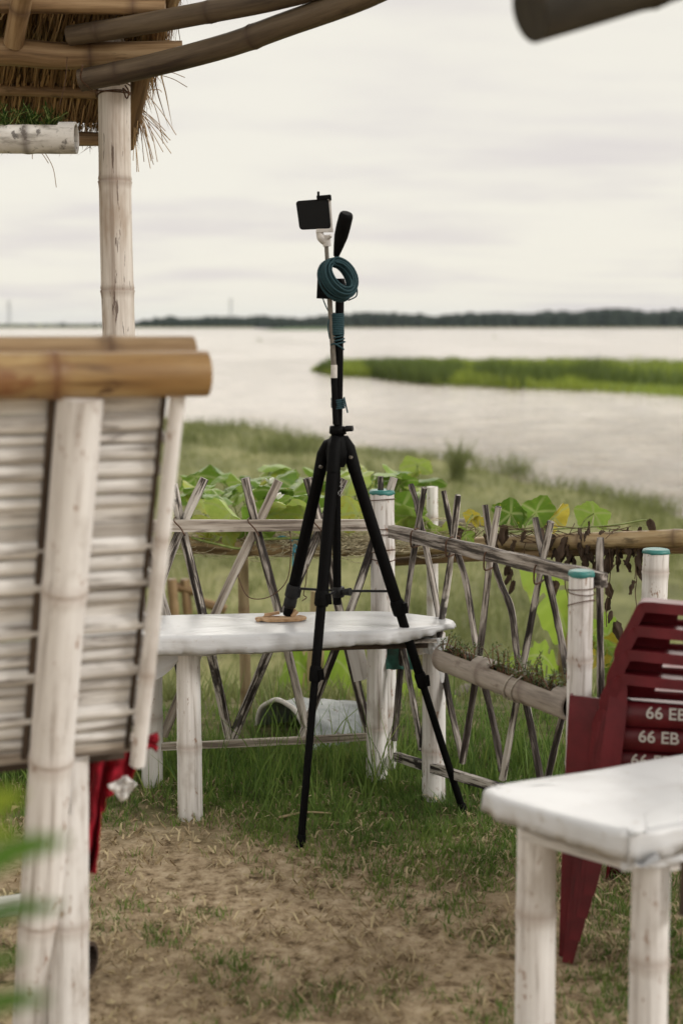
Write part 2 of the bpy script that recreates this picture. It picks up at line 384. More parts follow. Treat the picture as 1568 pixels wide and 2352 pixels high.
def ground_mat():
    g = G('ground_soil'); tc = g.n('ShaderNodeTexCoord').outputs['Object']
    big = g.noise(tc, 1.6, 5, .6); fine = g.noise(tc, 22.0, 8, .7); grit = g.noise(tc, 95.0, 4, .6)
    dirt = g.ramp(fine, [(.34, (.075, .05, .028)), (.43, (.26, .19, .115)), (.53, (.43, .335, .22)), (.68, (.58, .475, .335))])
    dirt = g.mix(g.mrange(big, .44, .62, 0, .6), dirt, (.22, .165, .095))
    dirt = g.mix(g.mrange(grit, .57, .70, 0, .6), dirt, (.15, .10, .06))
    sp = g.n('ShaderNodeSeparateXYZ'); g.l(tc, sp.inputs[0])
    # darker grassy soil towards the fence and beyond it
    yy = g.math('ADD', sp.outputs[1], g.math('MULTIPLY', g.math('SUBTRACT', big, .5), 1.6))
    turf = g.ramp(g.noise(tc, 14.0, 6, .7), [(.3, (.05, .05, .02)), (.5, (.13, .125, .055)), (.7, (.25, .21, .115))])
    c = g.mix(g.mrange(yy, 3.75, 4.3), dirt, turf)
    m1 = g.noise(tc, (.55, .25, 1), 7, .65); m2 = g.noise(tc, (5, 2.2, 1), 6, .7)
    mead = g.ramp(m1, [(.3, (.115, .12, .05)), (.45, (.19, .195, .08)), (.6, (.26, .255, .11)), (.75, (.34, .305, .17))])
    mead = g.mix(g.mrange(m2, .45, .7, 0, .55), mead, (.07, .085, .025))
    c = g.mix(g.mrange(sp.outputs[1], 5.2, 6.6), c, mead)
    h = g.math('ADD', fine, g.math('MULTIPLY', grit, .5)); g.bump(h, .6, .012)
    return g.fin(c, .95, .15)
ground = tri_mesh('ground', gv, gt, gv, ground_mat()); ground.data.polygons.foreach_set('use_smooth', [True] * len(gt)); tag(ground, kind='structure')

def water_mat():
    g = G('lake_water'); tc = g.n('ShaderNodeTexCoord').outputs['Object']
    a = g.noise(tc, (2.4, 1.8, 1), 4, .6); b = g.noise(tc, (.55, .4, 1), 4, .6); k = g.noise(tc, (.05, .025, 1), 4, .6)
    h = g.math('ADD', g.math('MULTIPLY', a, .35), b)
    sy = g.n('ShaderNodeSeparateXYZ'); g.l(tc, sy.inputs[0])
    bp = g.n('ShaderNodeBump'); bp.inputs['Distance'].default_value = 1.5
    g.l(g.math('MULTIPLY', g.mrange(k, .35, .65, .45, .9), g.mrange(sy.outputs[1], 28, 75, 1.0, .35)), bp.inputs['Strength']); g.l(h, bp.inputs['Height']); g.l(bp.outputs[0], g.b.inputs['Normal'])
    c = g.mix(g.mrange(b, .4, .62), (.225, .175, .13), (.34, .28, .215))
    g.b.inputs['IOR'].default_value = 1.33
    g.fin(c, .16, .5); return g.m
w = MB(); w.add([(-2900, 9, ZW), (2900, 9, ZW), (2900, 1015, ZW), (-2900, 1015, ZW)], [[0, 1, 2, 3]])
tag(w.build('water', water_mat()), kind='structure')

# reed island in the lake
isl_front = [(712, 852), (770, 864), (850, 868), (920, 878), (1000, 886), (1090, 889), (1180, 895), (1300, 899), (1400, 904), (1568, 916), (1760, 932)]
isl_back = [(1760, 842), (1568, 838), (1400, 836), (1200, 836), (1000, 838), (850, 840), (760, 843), (722, 847)]
pf = [onz(x, y, ZW) for x, y in isl_front]; pb = [onz(x, y, ZW) for x, y in isl_back][::-1]
im = MB()
fr = crom(pf, 6); bk = [lerp(pb[0], pb[-1], i / (len(fr) - 1)) for i in range(len(fr))]
bk = []
for p in fr:                                             # back shore at the same bearing
    u = p.x / p.y
    best = min(range(len(pb) - 1), key=lambda i: 0 if (pb[i].x / pb[i].y <= u <= pb[i + 1].x / pb[i + 1].y) else min(abs(pb[i].x / pb[i].y - u), abs(pb[i + 1].x / pb[i + 1].y - u)))
    a_, b_ = pb[best], pb[best + 1]; ua, ub = a_.x / a_.y, b_.x / b_.y
    t = min(1, max(0, (u - ua) / (ub - ua))); bk.append(lerp(a_, b_, t))
def ifn(i, t):
    p = lerp(fr[i], bk[i], t); e = min(1, min(t, 1 - t) * 8) * min(1, i / 5 + .1)
    return V((p.x, p.y, ZW - .1 + .3 * e))
vs = [ifn(i, j / 8) for i in range(len(fr)) for j in range(9)]
im.add(vs, [[i * 9 + j, (i + 1) * 9 + j, (i + 1) * 9 + j + 1, i * 9 + j + 1] for i in range(len(fr) - 1) for j in range(8)])
tag(im.build('island', plain('marsh_turf', (.15, .21, .03), .9, .1, 0, .3, .3)), kind='structure')

# ------------------------------------------------------------------ grass
def blades(name, P, H, W, lean, mat, rnd, curl=.6, flat=0.0):
    n = len(P); P = np.array(P, float); H = np.array(H, float); W = np.array(W, float); rnd = np.array(rnd, float); lean = np.array(lean, float)
    rs = np.random.RandomState(abs(hash(len(name))) % 999 + 5)
    a = rs.rand(n) * 2 * PI; d = np.stack([np.cos(a), np.sin(a), np.zeros(n)], 1)
    b = rs.rand(n) * 2 * PI; sd = np.stack([np.cos(b), np.sin(b), np.zeros(n)], 1) * (W / 2)[:, None]
    up = np.array([0, 0, 1.0])
    m = P + d * (H * lean * .35)[:, None] + up * (H * .55 * (1 - .3 * lean))[:, None]
    t = P + d * (H * lean)[:, None] + up * (H * np.sqrt(np.clip(1 - (lean * curl) ** 2, .02, 1)))[:, None]
    v = np.stack([P - sd, P + sd, m - sd * .8, m + sd * .8, t], 1).reshape(-1, 3)
    i = np.arange(n) * 5
    tr = np.concatenate([np.stack([i, i + 1, i + 3], 1), np.stack([i, i + 3, i + 2], 1), np.stack([i + 2, i + 3, i + 4], 1)])
    at_ = np.zeros((n, 5, 3)); at_[:, :, 0] = rnd[:, None]; at_[:, :, 1] = np.array([0, 0, .5, .5, 1]); at_[:, :, 2] = .5
    return tag(tri_mesh(name, v, tr, at_.reshape(-1, 3), mat), kind='stuff')

def dens(x, y):                                          # 0 bare soil .. 1 thick turf
    n = fbm(x * 2.3, y * 2.3, 11) * .5 + fbm(x * 7, y * 7, 3) * .35
    edge = 3.55 + .55 * sst(-.05, -.45, x) + .0
    d = sst(edge - .28, edge + .5, y + n * .55)
    d2 = .75 * sst(.36, .62, x + n * .25) * sst(2.55, 2.9, y)
    sp_ = .55 * sst(.06, .36, n)
    return max(d, d2, sp_)
def wx(y): return .27 * y + .25
P, H, W, L_, Q = [], [], [], [], []
for _ in range(26000):                                   # tufts over the yard
    y = 2.55 + 2.75 * R.random() ** .85; x = R.uniform(-wx(y), wx(y)); d = dens(x, y)
    if R.random() > d * 1.02 * (1 - .72 * sst(4.55, 4.85, y)): continue
    tall = sst(3.9, 4.7, y)
    k = R.randint(3, 6)
    th = R.uniform(.014, .036) + .012 * sst(3.4, 3.8, y) + tall * R.uniform(-.01, .012) + .006 * d
    if tall > .3 and R.random() < .035: th = R.uniform(.12, .28)
    base = R.random()
    for _k in range(k):
        px, py = x + R.gauss(0, .012), y + R.gauss(0, .012)
        P.append((px, py, terr(px, py) - .004)); H.append(th * R.uniform(.5, 1.2)); W.append(R.uniform(.0022, .0042) * (1 + .5 * (th > .12)))
        L_.append(R.uniform(.15, .95) if th < .1 else R.uniform(.1, .6)); dry = .22 * (1 - min(1, d * 1.3))
        Q.append(min(1, max(0, R.gauss(.44 + dry, .22) * .8 + base * .2 + .35 * fbm(x * 3, y * 3, 31))))
blades('yard_grass', P, H, W, L_, GRASSMAT, Q)
P, H, W, L_, Q = [], [], [], [], []
for _ in range(1500):                                    # dense fringe at the fence
    x = R.uniform(-1.2, 1.25); y = R.gauss(4.45, .22)
    if not 3.9 < y < 4.9: continue
    h = R.uniform(.12, .30) if (R.random() < .10 and y < 4.75) else R.uniform(.02, .085)
    for _k in range(4):
        px, py = x + R.gauss(0, .02), y + R.gauss(0, .02)
        P.append((px, py, terr(px, py) - .004)); H.append(h * R.uniform(.5, 1.15)); W.append(R.uniform(.003, .0065)); L_.append(R.uniform(.1, .8)); Q.append(min(.86, max(0, R.gauss(.48, .22))))
blades('fence_side_grass', P, H, W, L_, GRASSMAT, Q)
P, H, W, L_, Q = [], [], [], [], []
for _ in range(13000):                                    # dead bits on the soil
    y = 2.5 + 1.9 * R.random(); x = R.uniform(-wx(y), wx(y)); n = fbm(x * 6, y * 6, 21)
    if n < R.uniform(-.35, .25): continue
    P.append((x, y, terr(x, y) + .003)); H.append(R.uniform(.012, .06)); W.append(R.uniform(.002, .008)); L_.append(R.uniform(.93, 1.0)); Q.append(R.random())
blades('dry_straw_litter', P, H, W, L_, LITTER, Q, 1.0)
pm = MB()
for _ in range(900):
    y = 2.55 + 1.7 * R.random(); x = R.uniform(-wx(y), wx(y)); r_ = R.uniform(.002, .006) * R.choice((1, 1, 1.8)); c = V((x, y, terr(x, y) + r_ * .3)); a = R.uniform(0, 6); rv = R.random()
    vs = [c + V((math.cos(a + k * 1.05) * r_ * R.uniform(.7, 1.3), math.sin(a + k * 1.05) * r_ * R.uniform(.7, 1.3), 0)) for k in range(6)] + [c + V((0, 0, r_ * .8))]
    pm.add(vs, [[k, (k + 1) % 6, 6] for k in range(6)], [(rv, 0, .5)] * 7)
for _ in range(420):
    y = 2.55 + 2.2 * R.random(); x = R.uniform(-wx(y), wx(y)); L = R.uniform(.012, .035); a = R.uniform(0, 6); d = V((math.cos(a), math.sin(a), R.uniform(-.1, .25))) * L; sd = V((-math.sin(a), math.cos(a), R.uniform(-.3, .3))) * L * .28; c = V((x, y, terr(x, y) + .006)); rv = R.random(); at3 = [(rv, 0, .5)] * 6; lift = V((0, 0, .25 * L))
    pm.add([c, c + d * .4 + sd + lift, c + d, c + d * .4 - sd + lift, c + d * .4], [[0, 4, 1], [1, 4, 2], [2, 4, 3], [3, 4, 0]], at3[:5])
tag(pm.build('pebble_litter', LITTER, smooth=False), kind='stuff')
P, H, W, L_, Q = [], [], [], [], []
for _ in range(17000):                                   # meadow down to the water
    y = 5.5 + 44 * R.random() ** 1.6; x = R.uniform(-.27 * y - .4, .27 * y + .4)
    if y > shore(x) + 1.5 * nz(x * .5, 7) + .8: continue
    n = fbm(x * .5, y * .3, 5) + .5 * fbm(x * 2, y * 1.2, 8)
    if n < R.uniform(-.7, .3): continue
    h = (R.uniform(.08, .22) + .22 * max(0, n)) * (.45 + .55 * sst(7, 11, y))
    if y < 7.5 and R.random() < .5: continue
    for _k in range(3):
        px, py = x + R.gauss(0, .05), y + R.gauss(0, .05)
        P.append((px, py, terr(px, py) - .01)); H.append(h * R.uniform(.6, 1.2)); W.append(R.uniform(.005, .009) * (1 + y / 18)); L_.append(R.uniform(.1, .8)); Q.append(min(1, max(0, R.gauss(.5 - .25 * n, .2))))
for px_, py_, hh, cnt, sp_ in ((650, 1040, .55, 260, .7), (690, 1035, .4, 160, .6), (1060, 1045, .36, 240, .35), (1185, 1080, .55, 130, .35), (1120, 1060, .3, 120, .8), (960, 1040, .25, 200, 1.2),
                               (1050, 1120, .9, 160, .10), (850, 1045, .2, 200, 1.3), (550, 985, .35, 300, 2.0), (480, 985, .4, 300, 2.0), (1300, 1115, .3, 150, 1.0), (1430, 1140, .3, 150, .9), (1500, 1165, .35, 150, .7), (430, 1020, .5, 260, 1.0), (820, 1110, .4, 200, .8)):
    g0 = onz(px_, py_, ZW + .1)
    for _ in range(cnt):
        px, py = g0.x + R.gauss(0, sp_ * .6), g0.y + R.gauss(0, sp_)
        P.append((px, py, max(terr(px, py), ZW - .1))); H.append(hh * R.uniform(.5, 1.25)); W.append(R.uniform(.012, .03)); L_.append(R.uniform(.1, .6)); Q.append(min(1, max(0, R.gauss(.22, .15))))
blades('meadow_grass', P, H, W, L_, MEADOWMAT, Q)
P, H, W, L_, Q = [], [], [], [], []
for _ in range(26000):                                   # reeds over the island
    fi = R.random() * (len(fr) - 1); i = int(fi); t = R.random(); p = lerp(lerp(fr[i], bk[i], t), lerp(fr[i + 1], bk[i + 1], t), fi - i)
    u = fi / (len(fr) - 1)
    n = nz(p.x * .22, p.y * .05, 3) + .6 * nz(p.x * .8, p.y * .1, 5)
    tipk = min(1, u * 9 + .15)
    band = 1 if t < (.16 + .1 * nz(p.x * .2, 8)) and u > .1 else 0
    if u > .72 and t < .13: h, qv = R.uniform(.2, .5), R.gauss(.8, .12)           # bright low fringe on the right
    elif t < .40 and n > .0: h, qv = R.uniform(.6, 1.15) * tipk * (1 + .9 * max(0, n)), R.gauss(.10, .12)   # dark tall clumps at the front
    else: h, qv = R.uniform(.3, .8) * tipk * (1 + .5 * nz(p.x * .5, 3)), R.gauss(.70 + .3 * nz(p.x * .3, p.y * .1, 7), .15)
    P.append((p.x, p.y, ZW + .05)); H.append(h); W.append(R.uniform(.04, .10)); L_.append(R.uniform(.05, .5)); Q.append(min(1, max(0, qv)))
blades('island_reeds', P, H, W, L_, REEDMAT, Q)

# floating water plants far out
for (x, y), lab in (((595, 782), 'small olive clump of water plants drifting far out, left of the tripod'), ((1135, 774), 'small olive clump of water plants drifting far out, above the reed island')):
    p = onz(x, y, ZW); m = MB()
    for _ in range(140):
        a = R.uniform(0, 2 * PI); r_ = R.random() ** .6; c = p + V((math.cos(a) * r_ * .75, math.sin(a) * r_ * 2.5, -.02)); d = V((R.uniform(-.2, .2), R.uniform(-.2, .2), R.uniform(.12, .42) * (1.1 - r_)))
        s_ = V((.09, 0, 0)); v_ = R.random(); m.add([c - s_, c + s_, c + d], [[0, 1, 2]], [(v_, 0, .5)] * 3)
    tag(m.build('water_plant_clump', MEADOWMAT, loc=p), lab, 'water plants', 'clumps of water plants on the lake')

# far wood
TOPS = [(-400, 749), (120, 747), (150, 744), (190, 748), (250, 744), (300, 742), (335, 735), (385, 729), (430, 733), (520, 729), (560, 731), (600, 727), (655, 731), (690, 733), (740, 727), (850, 719), (920, 722), (960, 724), (1000, 727), (1080, 722), (1150, 720), (1210, 722), (1260, 717), (1320, 718), (1360, 714), (1400, 709), (1440, 712), (1490, 718), (1540, 714), (1700, 712), (2200, 705)]
def topy(x):
    for (a, b), (c, d) in zip(TOPS, TOPS[1:]):
        if x <= c: return b + (d - b) * (x - a) / (c - a)
    return TOPS[-1][1]
fw = MB()
def blob(c, rx, rz, seed):
    nu, nv = 9, 6; vs = []
    for j in range(nv + 1):
        ph = PI * j / nv
        for i in range(nu):
            a = 2 * PI * i / nu; d = V((math.sin(ph) * math.cos(a), math.sin(ph) * math.sin(a), math.cos(ph)))
            k = 1 + .35 * nz(d.x * 1.8 + seed, d.y * 1.8, d.z * 1.8)
            vs.append(c + V((d.x * rx, d.y * rx, d.z * rz)) * k)
    fw.add(vs, [[j * nu + i, j * nu + (i + 1) % nu, (j + 1) * nu + (i + 1) % nu, (j + 1) * nu + i] for j in range(nv) for i in range(nu)])
x = -380.0
while x < 2150:
    for row in range(3):
        xx = x + R.uniform(-6, 6); Yd = 1022 + row * 14 + R.uniform(-4, 4)
        ty = topy(xx) - 2.5 + R.uniform(-1.5, 3.5) + (2 - row) * 2.2
        if 590 < xx < 765 and row == 0: Yd = 985
        tp = at(xx, ty, Yd); base = -1.9; hh = max(.6, tp.z - base)
        rx = min(4.2, max(1.3, hh * .42)) * R.uniform(.8, 1.25)
        blob(V((tp.x, tp.y, base + hh * .56)), rx, hh * .46, R.uniform(0, 99))
        blob(V((tp.x + R.uniform(-2, 2), tp.y - 1.5, base + hh * .22)), rx * 1.1, hh * .3, R.uniform(0, 99))
    x += R.uniform(5, 9)
tag(fw.build('far_wood', FARWOOD), 'dark wood along the far shore of the lake', 'wood', kind='stuff')
spit = MB(); a0, a1 = onz(592, 759, ZW), onz(770, 758, ZW)
spit.grid(lambda u, v: V((lerp(a0.x, a1.x, u), lerp(640, 985, v) if False else lerp(a0.y, 1000, v), ZW + .8 * min(1, v * 6) * min(1, min(u, 1 - u) * 8) - .05)), 20, 6)
tag(spit.build('shore_spit', plain('far_meadow', (.06, .10, .03), .9, .1, 0, .1, .3)), kind='structure')
for (x, y0, y1), lab in (((22, 690, 752), 'faint lattice pylon at the left edge of the skyline'), ((530, 684, 735), 'faint lattice pylon above the trees left of the tripod')):
    b = at(x, y1, 1150); t = at(x, y0, 1150); b.z = -1.4; m = MB(); hgt = t.z - b.z
    py = thing('lattice_pylon', lab, 'pylon', b, 'pylons on the skyline')
    for sx, sy in ((-1, -1), (1, -1), (1, 1), (-1, 1)): m.tube([b + V((sx * 1.6, sy * 1.6, 0)), t + V((sx * .25, sy * .25, 0))], .16, 5)
    for k in range(6):
        z0, z1 = hgt * k / 6, hgt * (k + 1) / 6; w0, w1 = lerp(1.6, .25, k / 6), lerp(1.6, .25, (k + 1) / 6)
        m.tube([b + V((-w0, -w0, z0)), b + V((w1, -w1, z1))], .1, 4); m.tube([b + V((w0, -w0, z0)), b + V((-w1, -w1, z1))], .1, 4)
    m.build('mast', PYLON, py); m = MB()
    for zz in (.78, .93): m.tube([b + V((-2.6, 0, hgt * zz)), b + V((2.6, 0, hgt * zz))], .14, 5)
    m.build('cross_arm', PYLON, py)

# ------------------------------------------------------------------ white tables
def table_cover(name, outl, ztop, drop, label, parent=None, seed=0, amp=1.0, dfac=None):
    o = crom([V((x, y, 0)) for x, y in outl], 22, True); n = len(o); c = sum(o, V((0, 0, 0))) / n
    nor = []
    for i in range(n):
        t = (o[(i + 1) % n] - o[i - 1]).normalized(); q_ = V((t.y, -t.x, 0)); nor.append(q_ if q_.dot(o[i] - c) > 0 else -q_)
    arc = [0]
    for i in range(1, n): arc.append(arc[-1] + (o[i] - o[i - 1]).length)
    rows = [(.02, 0, 0, 0), (.2, 0, 0, 0), (.4, 0, 0, 0), (.58, 0, 0, 0), (.72, 0, 0, 0), (1, -.030, -.0004, 0), (1, -.015, -.0012, .02), (1, -.006, -.0035, .06), (1, -.0015, -.008, .12), (1, .001, -.015, .25), (1, .004, -.03, .6), (1, .006, -.052, 1), (1, .004, -drop * .9, 1.1), (1, -.004, -drop, 1.2), (1, -.02, -drop - .004, 1), (1, -.05, -drop + .012, .3)]
    vs = []
    for sc, of, dz, wk in rows:
        for i in range(n):
            p = c + (o[i] - c) * sc; s_ = arc[i]; dz_ = dz * (dfac(o[i]) if dfac else 1)
            wv = amp * (.010 * nz(s_ * 9, dz * 14, seed) + .007 * nz(s_ * 26, dz * 25, seed + 4) + .0065 * nz(s_ * 48, dz * 40 + s_ * 9, seed + 7) - .008 * max(0, nz(s_ * 7, seed + 2) - .15)) * wk
            zz = ztop + dz_ + wk * amp * .016 * nz(s_ * 5, seed + 9) + (.002 * nz(p.x * 8, p.y * 8, seed) + .0012 * nz(p.x * 25, p.y * 25, seed) if wk == 0 else 0)
            vs.append(p + nor[i] * (of + wv) + V((0, 0, zz)))
    m = MB(); k = len(rows)
    m.add(vs, [[r * n + i, r * n + (i + 1) % n, (r + 1) * n + (i + 1) % n, (r + 1) * n + i] for r in range(k - 1) for i in range(n)] + [list(range(n))[::-1]])
    ob = m.build(name, CLOTH, parent, loc=c + V((0, 0, ztop)))
    return ob, o
# middle table under the tripod
mt = thing('bamboo_table', 'low bamboo table with whitewashed legs carrying the rear tripod foot', 'table', (-.15, 4.15, 0))
for (px, py, Y, r_, tilt) in ((432, 1490, 4.04, .037, .0), (352, 1545, 4.36, .034, -.01), (866, 1478, 4.40, .034, .0), (996, 1478, 4.22, .037, .004)):
    t = at(px, py, Y); t.z = .52; b = V((t.x + tilt, t.y, -.03)); m = MB(); m.bamboo([b, t], r_, r_ * .93, .34, first=R.uniform(.18, .3)); m.build('leg', WHITEWASH, mt)
m = MB(); m.board((-.66, 4.04, .508), (.27, 4.15, .508), .028, .03, mat=0); m.board((-.66, 4.24, .508), (.2, 4.32, .508), .028, .03); m.build('side_rail', DARKWOOD, mt)
m = MB(); m.board((.22, 4.16, .492), (.30, 4.27, .492), .05, .03); m.build('end_rail', RAIL, mt)
MO = [(-.80, 4.15), (-.76, 3.97), (-.62, 3.935), (-.42, 3.945), (-.1, 3.985), (.12, 4.02), (.24, 4.06), (.318, 4.115), (.335, 4.165), (.30, 4.215), (.18, 4.29), (.05, 4.315), (-.25, 4.285), (-.6, 4.24)]
m = MB(); m.grid(lambda u, v: V((lerp(-.72, .28, u), lerp(3.97, 4.2, v) + .12 * u * .9, .522 + .03 * (0))), 6, 3); o_ = m.build('table_top', RAIL, mt)
cl, _o = table_cover('table_cover', MO, .572, .058, '', seed=3, amp=1.3, dfac=lambda p: 1.0 - .28 * sst(-.3, .1, p.x) - .22 * sst(.15, .33, p.x))
tag(cl, 'glossy white cover stretched over the middle table under the tripod foot', 'table cover')
m = MB(); f0 = at(992, 1470, 4.16)                       # loose flap tied down the right leg
m.grid(lambda u, v: V((f0.x + lerp(-.034, .046, u) * (1 - .25 * v) + .004 * nz(u * 8, v * 5), f0.y - .012 - .02 * math.sin(u * PI) + .006 * nz(u * 14, v * 3, 5), .525 - v * (.05 + .09 * sst(.55, .9, u)) )), 18, 14)
m.build('flap', CLOTH, cl)
m = MB(); f1 = at(395, 1505, 4.0)
m.grid(lambda u, v: V((lerp(-.68, -.43, u), f1.y + .02 + .012 * nz(u * 9, v * 6, 2), .53 - v * (.10 * math.sin(PI * min(1, u * 1.1)) ** .7 + .01))), 20, 10)
m.build('loose_fold', CLOTH, cl)
m = MB(); g0, g1 = at(886, 1478, 4.37), at(1000, 1478, 4.37)
m.grid(lambda u, v: V((lerp(g0.x, g1.x, u), g0.y + .01 * nz(u * 6, v * 6, 4) + .02 * math.sin(v * PI), lerp(.5, .37, v) + .004 * nz(u * 9, 1))), 18, 12, 0)
gs = m.build('plastic_sheet', [GREENSH, OLIVESH]); 
for p in gs.data.polygons:
    if p.center.x > lerp(g0.x, g1.x, .55): p.material_index = 1
tag(gs, 'dark green and olive plastic sheet hanging under the right end of the middle table', 'plastic sheet')
m = MB(); m.board(at(815, 1488, 4.46), at(832, 1562, 4.44), .055, .012, (1, 0, 0)); wb = m.build('white_board', WHITEWASH, loc=at(825, 1525, 4.45))
tag(wb, 'short white painted board hanging under the middle table beside the green sheet', 'board')
# right table in the foreground
rt = thing('bamboo_table', 'low bamboo table with thick whitewashed legs in the right foreground, beside the red chairs', 'table', (.55, 2.65, 0))
for (px, py, Y, r_) in ((1232, 1885, 2.68, .040), (1494, 1985, 2.47, .036)):
    t = at(px, py, Y); t.z = .515; m = MB(); m.bamboo([V((t.x + .004, t.y, -.03)), t], r_ * 1.02, r_ * .95, .26, first=.33); m.build('leg', WHITEWASH, rt)
for (x_, y_) in ((.98, 2.92), (1.12, 2.72)):
    m = MB(); m.bamboo([V((x_, y_, -.03)), V((x_, y_, .515))], .036, .034, .3); m.build('leg', WHITEWASH, rt)
m = MB(); m.board((.355, 2.655, .485), (.56, 2.475, .485), .055, .025); m.build('end_rail', GREYBOARD, rt)
m = MB(); m.board((.56, 2.475, .487), (1.15, 2.73, .487), .05, .025); m.board((.37, 2.68, .487), (1.0, 2.95, .487), .05, .025); m.build('side_rail', GREYBOARD, rt)
m = MB(); m.tube([(.56 + .055, 2.43, .40), (.56 + .055, 2.43, .50)], .012, 8); m.build('strut', DARKWOOD, rt)
RO = [(.272, 2.615), (.30, 2.555), (.40, 2.457), (.470, 2.402), (.500, 2.390), (.545, 2.400), (.9, 2.54), (1.22, 2.68), (1.24, 2.8), (1.1, 2.99), (.98, 2.98), (.7, 2.845), (.46, 2.725), (.33, 2.665), (.285, 2.64)]
rc, _o = table_cover('table_cover', RO, .572, .052, '', seed=13, amp=1.1, dfac=lambda p: .85 + .3 * math.exp(-((p.x - .5) / .10) ** 2))
tag(rc, 'white cover over the table in the right foreground, blurred rounded corner', 'table cover')
m = MB(); f0 = V((.545, 2.40, 0))
m.grid(lambda u, v: V((lerp(.49, .64, u), lerp(2.398, 2.44, u) - .003 + .008 * nz(u * 9, v * 3, 8), .53 - v * (.035 + .012 * nz(u * 6, 4)))), 16, 8); m.build('flap', CLOTH, rc)

# ------------------------------------------------------------------ tripod
Yt = 4.05
hub = at(772, 1030, Yt); tp = thing('tripod', 'tall black tripod straddling the middle table, one foot on the white cover', 'tripod', V((hub.x, hub.y, 0)))
top = at(780, 690, Yt); colb = at(774, 1388, Yt)
feet = [onz(690, 1946, 0), onz(1065, 1870, 0), at(660, 1412, 4.17)]
m = MB(); m.tube([at(772, 1060, Yt), colb], .0125, 14); m.build('lower_column', BLACKMET, tp)
m = MB(); m.tube([top, at(776, 985, Yt)], .0122, 16); col_ = m.build('centre_column', BLACKMET, tp)
m = MB(); m.lathe(at(776, 978, Yt), at(775, 1004, Yt), [(0, .018), (.05, .0235), (.7, .0245), (.75, .019), (1, .018)], 20); m.build('locking_collar', BLACKPL, tp)
m = MB(); m.lathe(at(775, 1002, Yt), at(773, 1072, Yt), [(0, .020), (.15, .028), (.5, .033), (.8, .03), (1, .022)], 20); sp = m.build('spider', BLACKPL, tp)
m = MB()
for k in range(4): 
    a = at(781 + (k % 2) * 3, 1108 + k * 10, Yt - .0135); m.board(a, a + V((.004, 0, .002)), .004, .001, (0, 1, 0))
for k in range(9):
    t_ = k / 8; a = at(780 + 4 * math.sin(t_ * 7), 1118 + 24 * t_, Yt - .0136); m.tube([a, a + V((.0015, 0, .004))], .0009, 5)
m.build('printed_mark', TICKET, tp)
locks = [((742, 1382), (725, 1555)), ((912, 1370), (966, 1546)), None]
for i, ft in enumerate(feet):
    d = V((ft.x - hub.x, ft.y - hub.y, 0)).normalized()
    px0 = ((768, 1035), (800, 1035), (742, 1050))[i]
    a = at(*px0, Yt + d.y * .035); 
    arm = MB(); arm.tube([at(773, 1012, Yt), lerp(a, at(773, 1012, Yt), .35) + V((0, 0, .018)), a + V((0, 0, .008)), lerp(a, ft, .055 if i < 2 else .1)], [.014, .018, .019, .0185], 12); arm.build('leg_joint', BLACKPL, tp)
    L = (ft - a).length; dr = (ft - a).normalized()
    def pt(dd): return a + dr * dd
    if i < 2:
        l1, l2 = L * (.375 if i == 0 else .42), L * (.565 if i == 0 else .62)
        # three telescoping sections
        m = MB(); m.tube([pt(0), pt(l1)], .0175, 14, sq=.85); lg = m.build('leg', BLACKMET, tp)
        m = MB(); m.tube([pt(l1), pt(l2)], .0138, 12, sq=.85); m.build('middle_section', BLACKMET, lg)
        m = MB(); m.tube([pt(l2), pt(L - .02)], .0108, 12, sq=.85); m.build('lower_section', BLACKMET, lg)
        for dd, rr in ((l1, .021), (l2, .0175)):
            m = MB(); m.tube([pt(dd - .02), pt(dd - .012), pt(dd + .018), pt(dd + .024)], [rr * .9, rr, rr, rr * .85], 14, sq=.9)
            cc = pt(dd); m.board(cc + V((rr * .9, -.008, .014)), cc + V((rr * .9 + .003, -.008, -.016)), .014, .016, (1, 0, 0)); m.build('leg_lock', BLACKPL, lg)
        m = MB(); m.tube([pt(L - .035), pt(L - .028), pt(L)], [.0115, .0135, .0125], 12); m.build('foot', BLACKPL, lg)
    else:
        m = MB(); m.tube([pt(0), pt(L - .095)], .0175, 14, sq=.85); lg = m.build('leg', BLACKMET, tp)
        m = MB()
        m.tube([pt(L - .10), pt(L - .092), pt(L - .062), pt(L - .058)], [.019, .022, .022, .018], 14); m.tube([pt(L - .058), pt(L - .052), pt(L - .03), pt(L - .026)], [.017, .0195, .0195, .016], 14)
        m.board(pt(L - .09) + V((.018, -.01, 0)), pt(L - .062) + V((.018, -.01, 0)), .014, .012, (1, 0, 0)); m.build('leg_lock', GREYPL, lg)
        m = MB(); m.tube([pt(L - .028), pt(L - .02), pt(L)], [.013, .0145, .0135], 12); m.build('foot', BLACKPL, lg)
bh = at(777, 1357, Yt)
m = MB(); m.lathe(bh + V((0, 0, -.018)), bh + V((0, 0, .012)), [(0, .016), (.2, .019), (.8, .019), (1, .016)], 14); m.tube([bh + V((.015, -.02, 0)), bh + V((.035, -.03, .003))], [.009, .012], 10); br = m.build('brace', GREYPL, tp)
for e in (at(690, 1352, 4.11), at(908, 1358, 4.06), at(745, 1368, 3.97)):
    m = MB(); m.board(bh, e, .007, .004, (0, 0, 1)); m.build('brace_arm', GREYPL, br)
hb = at(768, 655, Yt)
m = MB(); m.lathe(at(779, 692, Yt), at(778, 640, Yt), [(0, .017), (.25, .023), (.6, .022), (1, .015)], 16); m.build('pan_head', BLACKPL, tp)
m = MB(); m.board(at(745, 624, Yt), at(742, 686, Yt), .037, .045, (1, 0, 0)); m.board(at(752, 668, Yt), at(790, 680, Yt), .02, .04, (0, 0, 1)); m.build('head_plate', BLACKPL, tp)
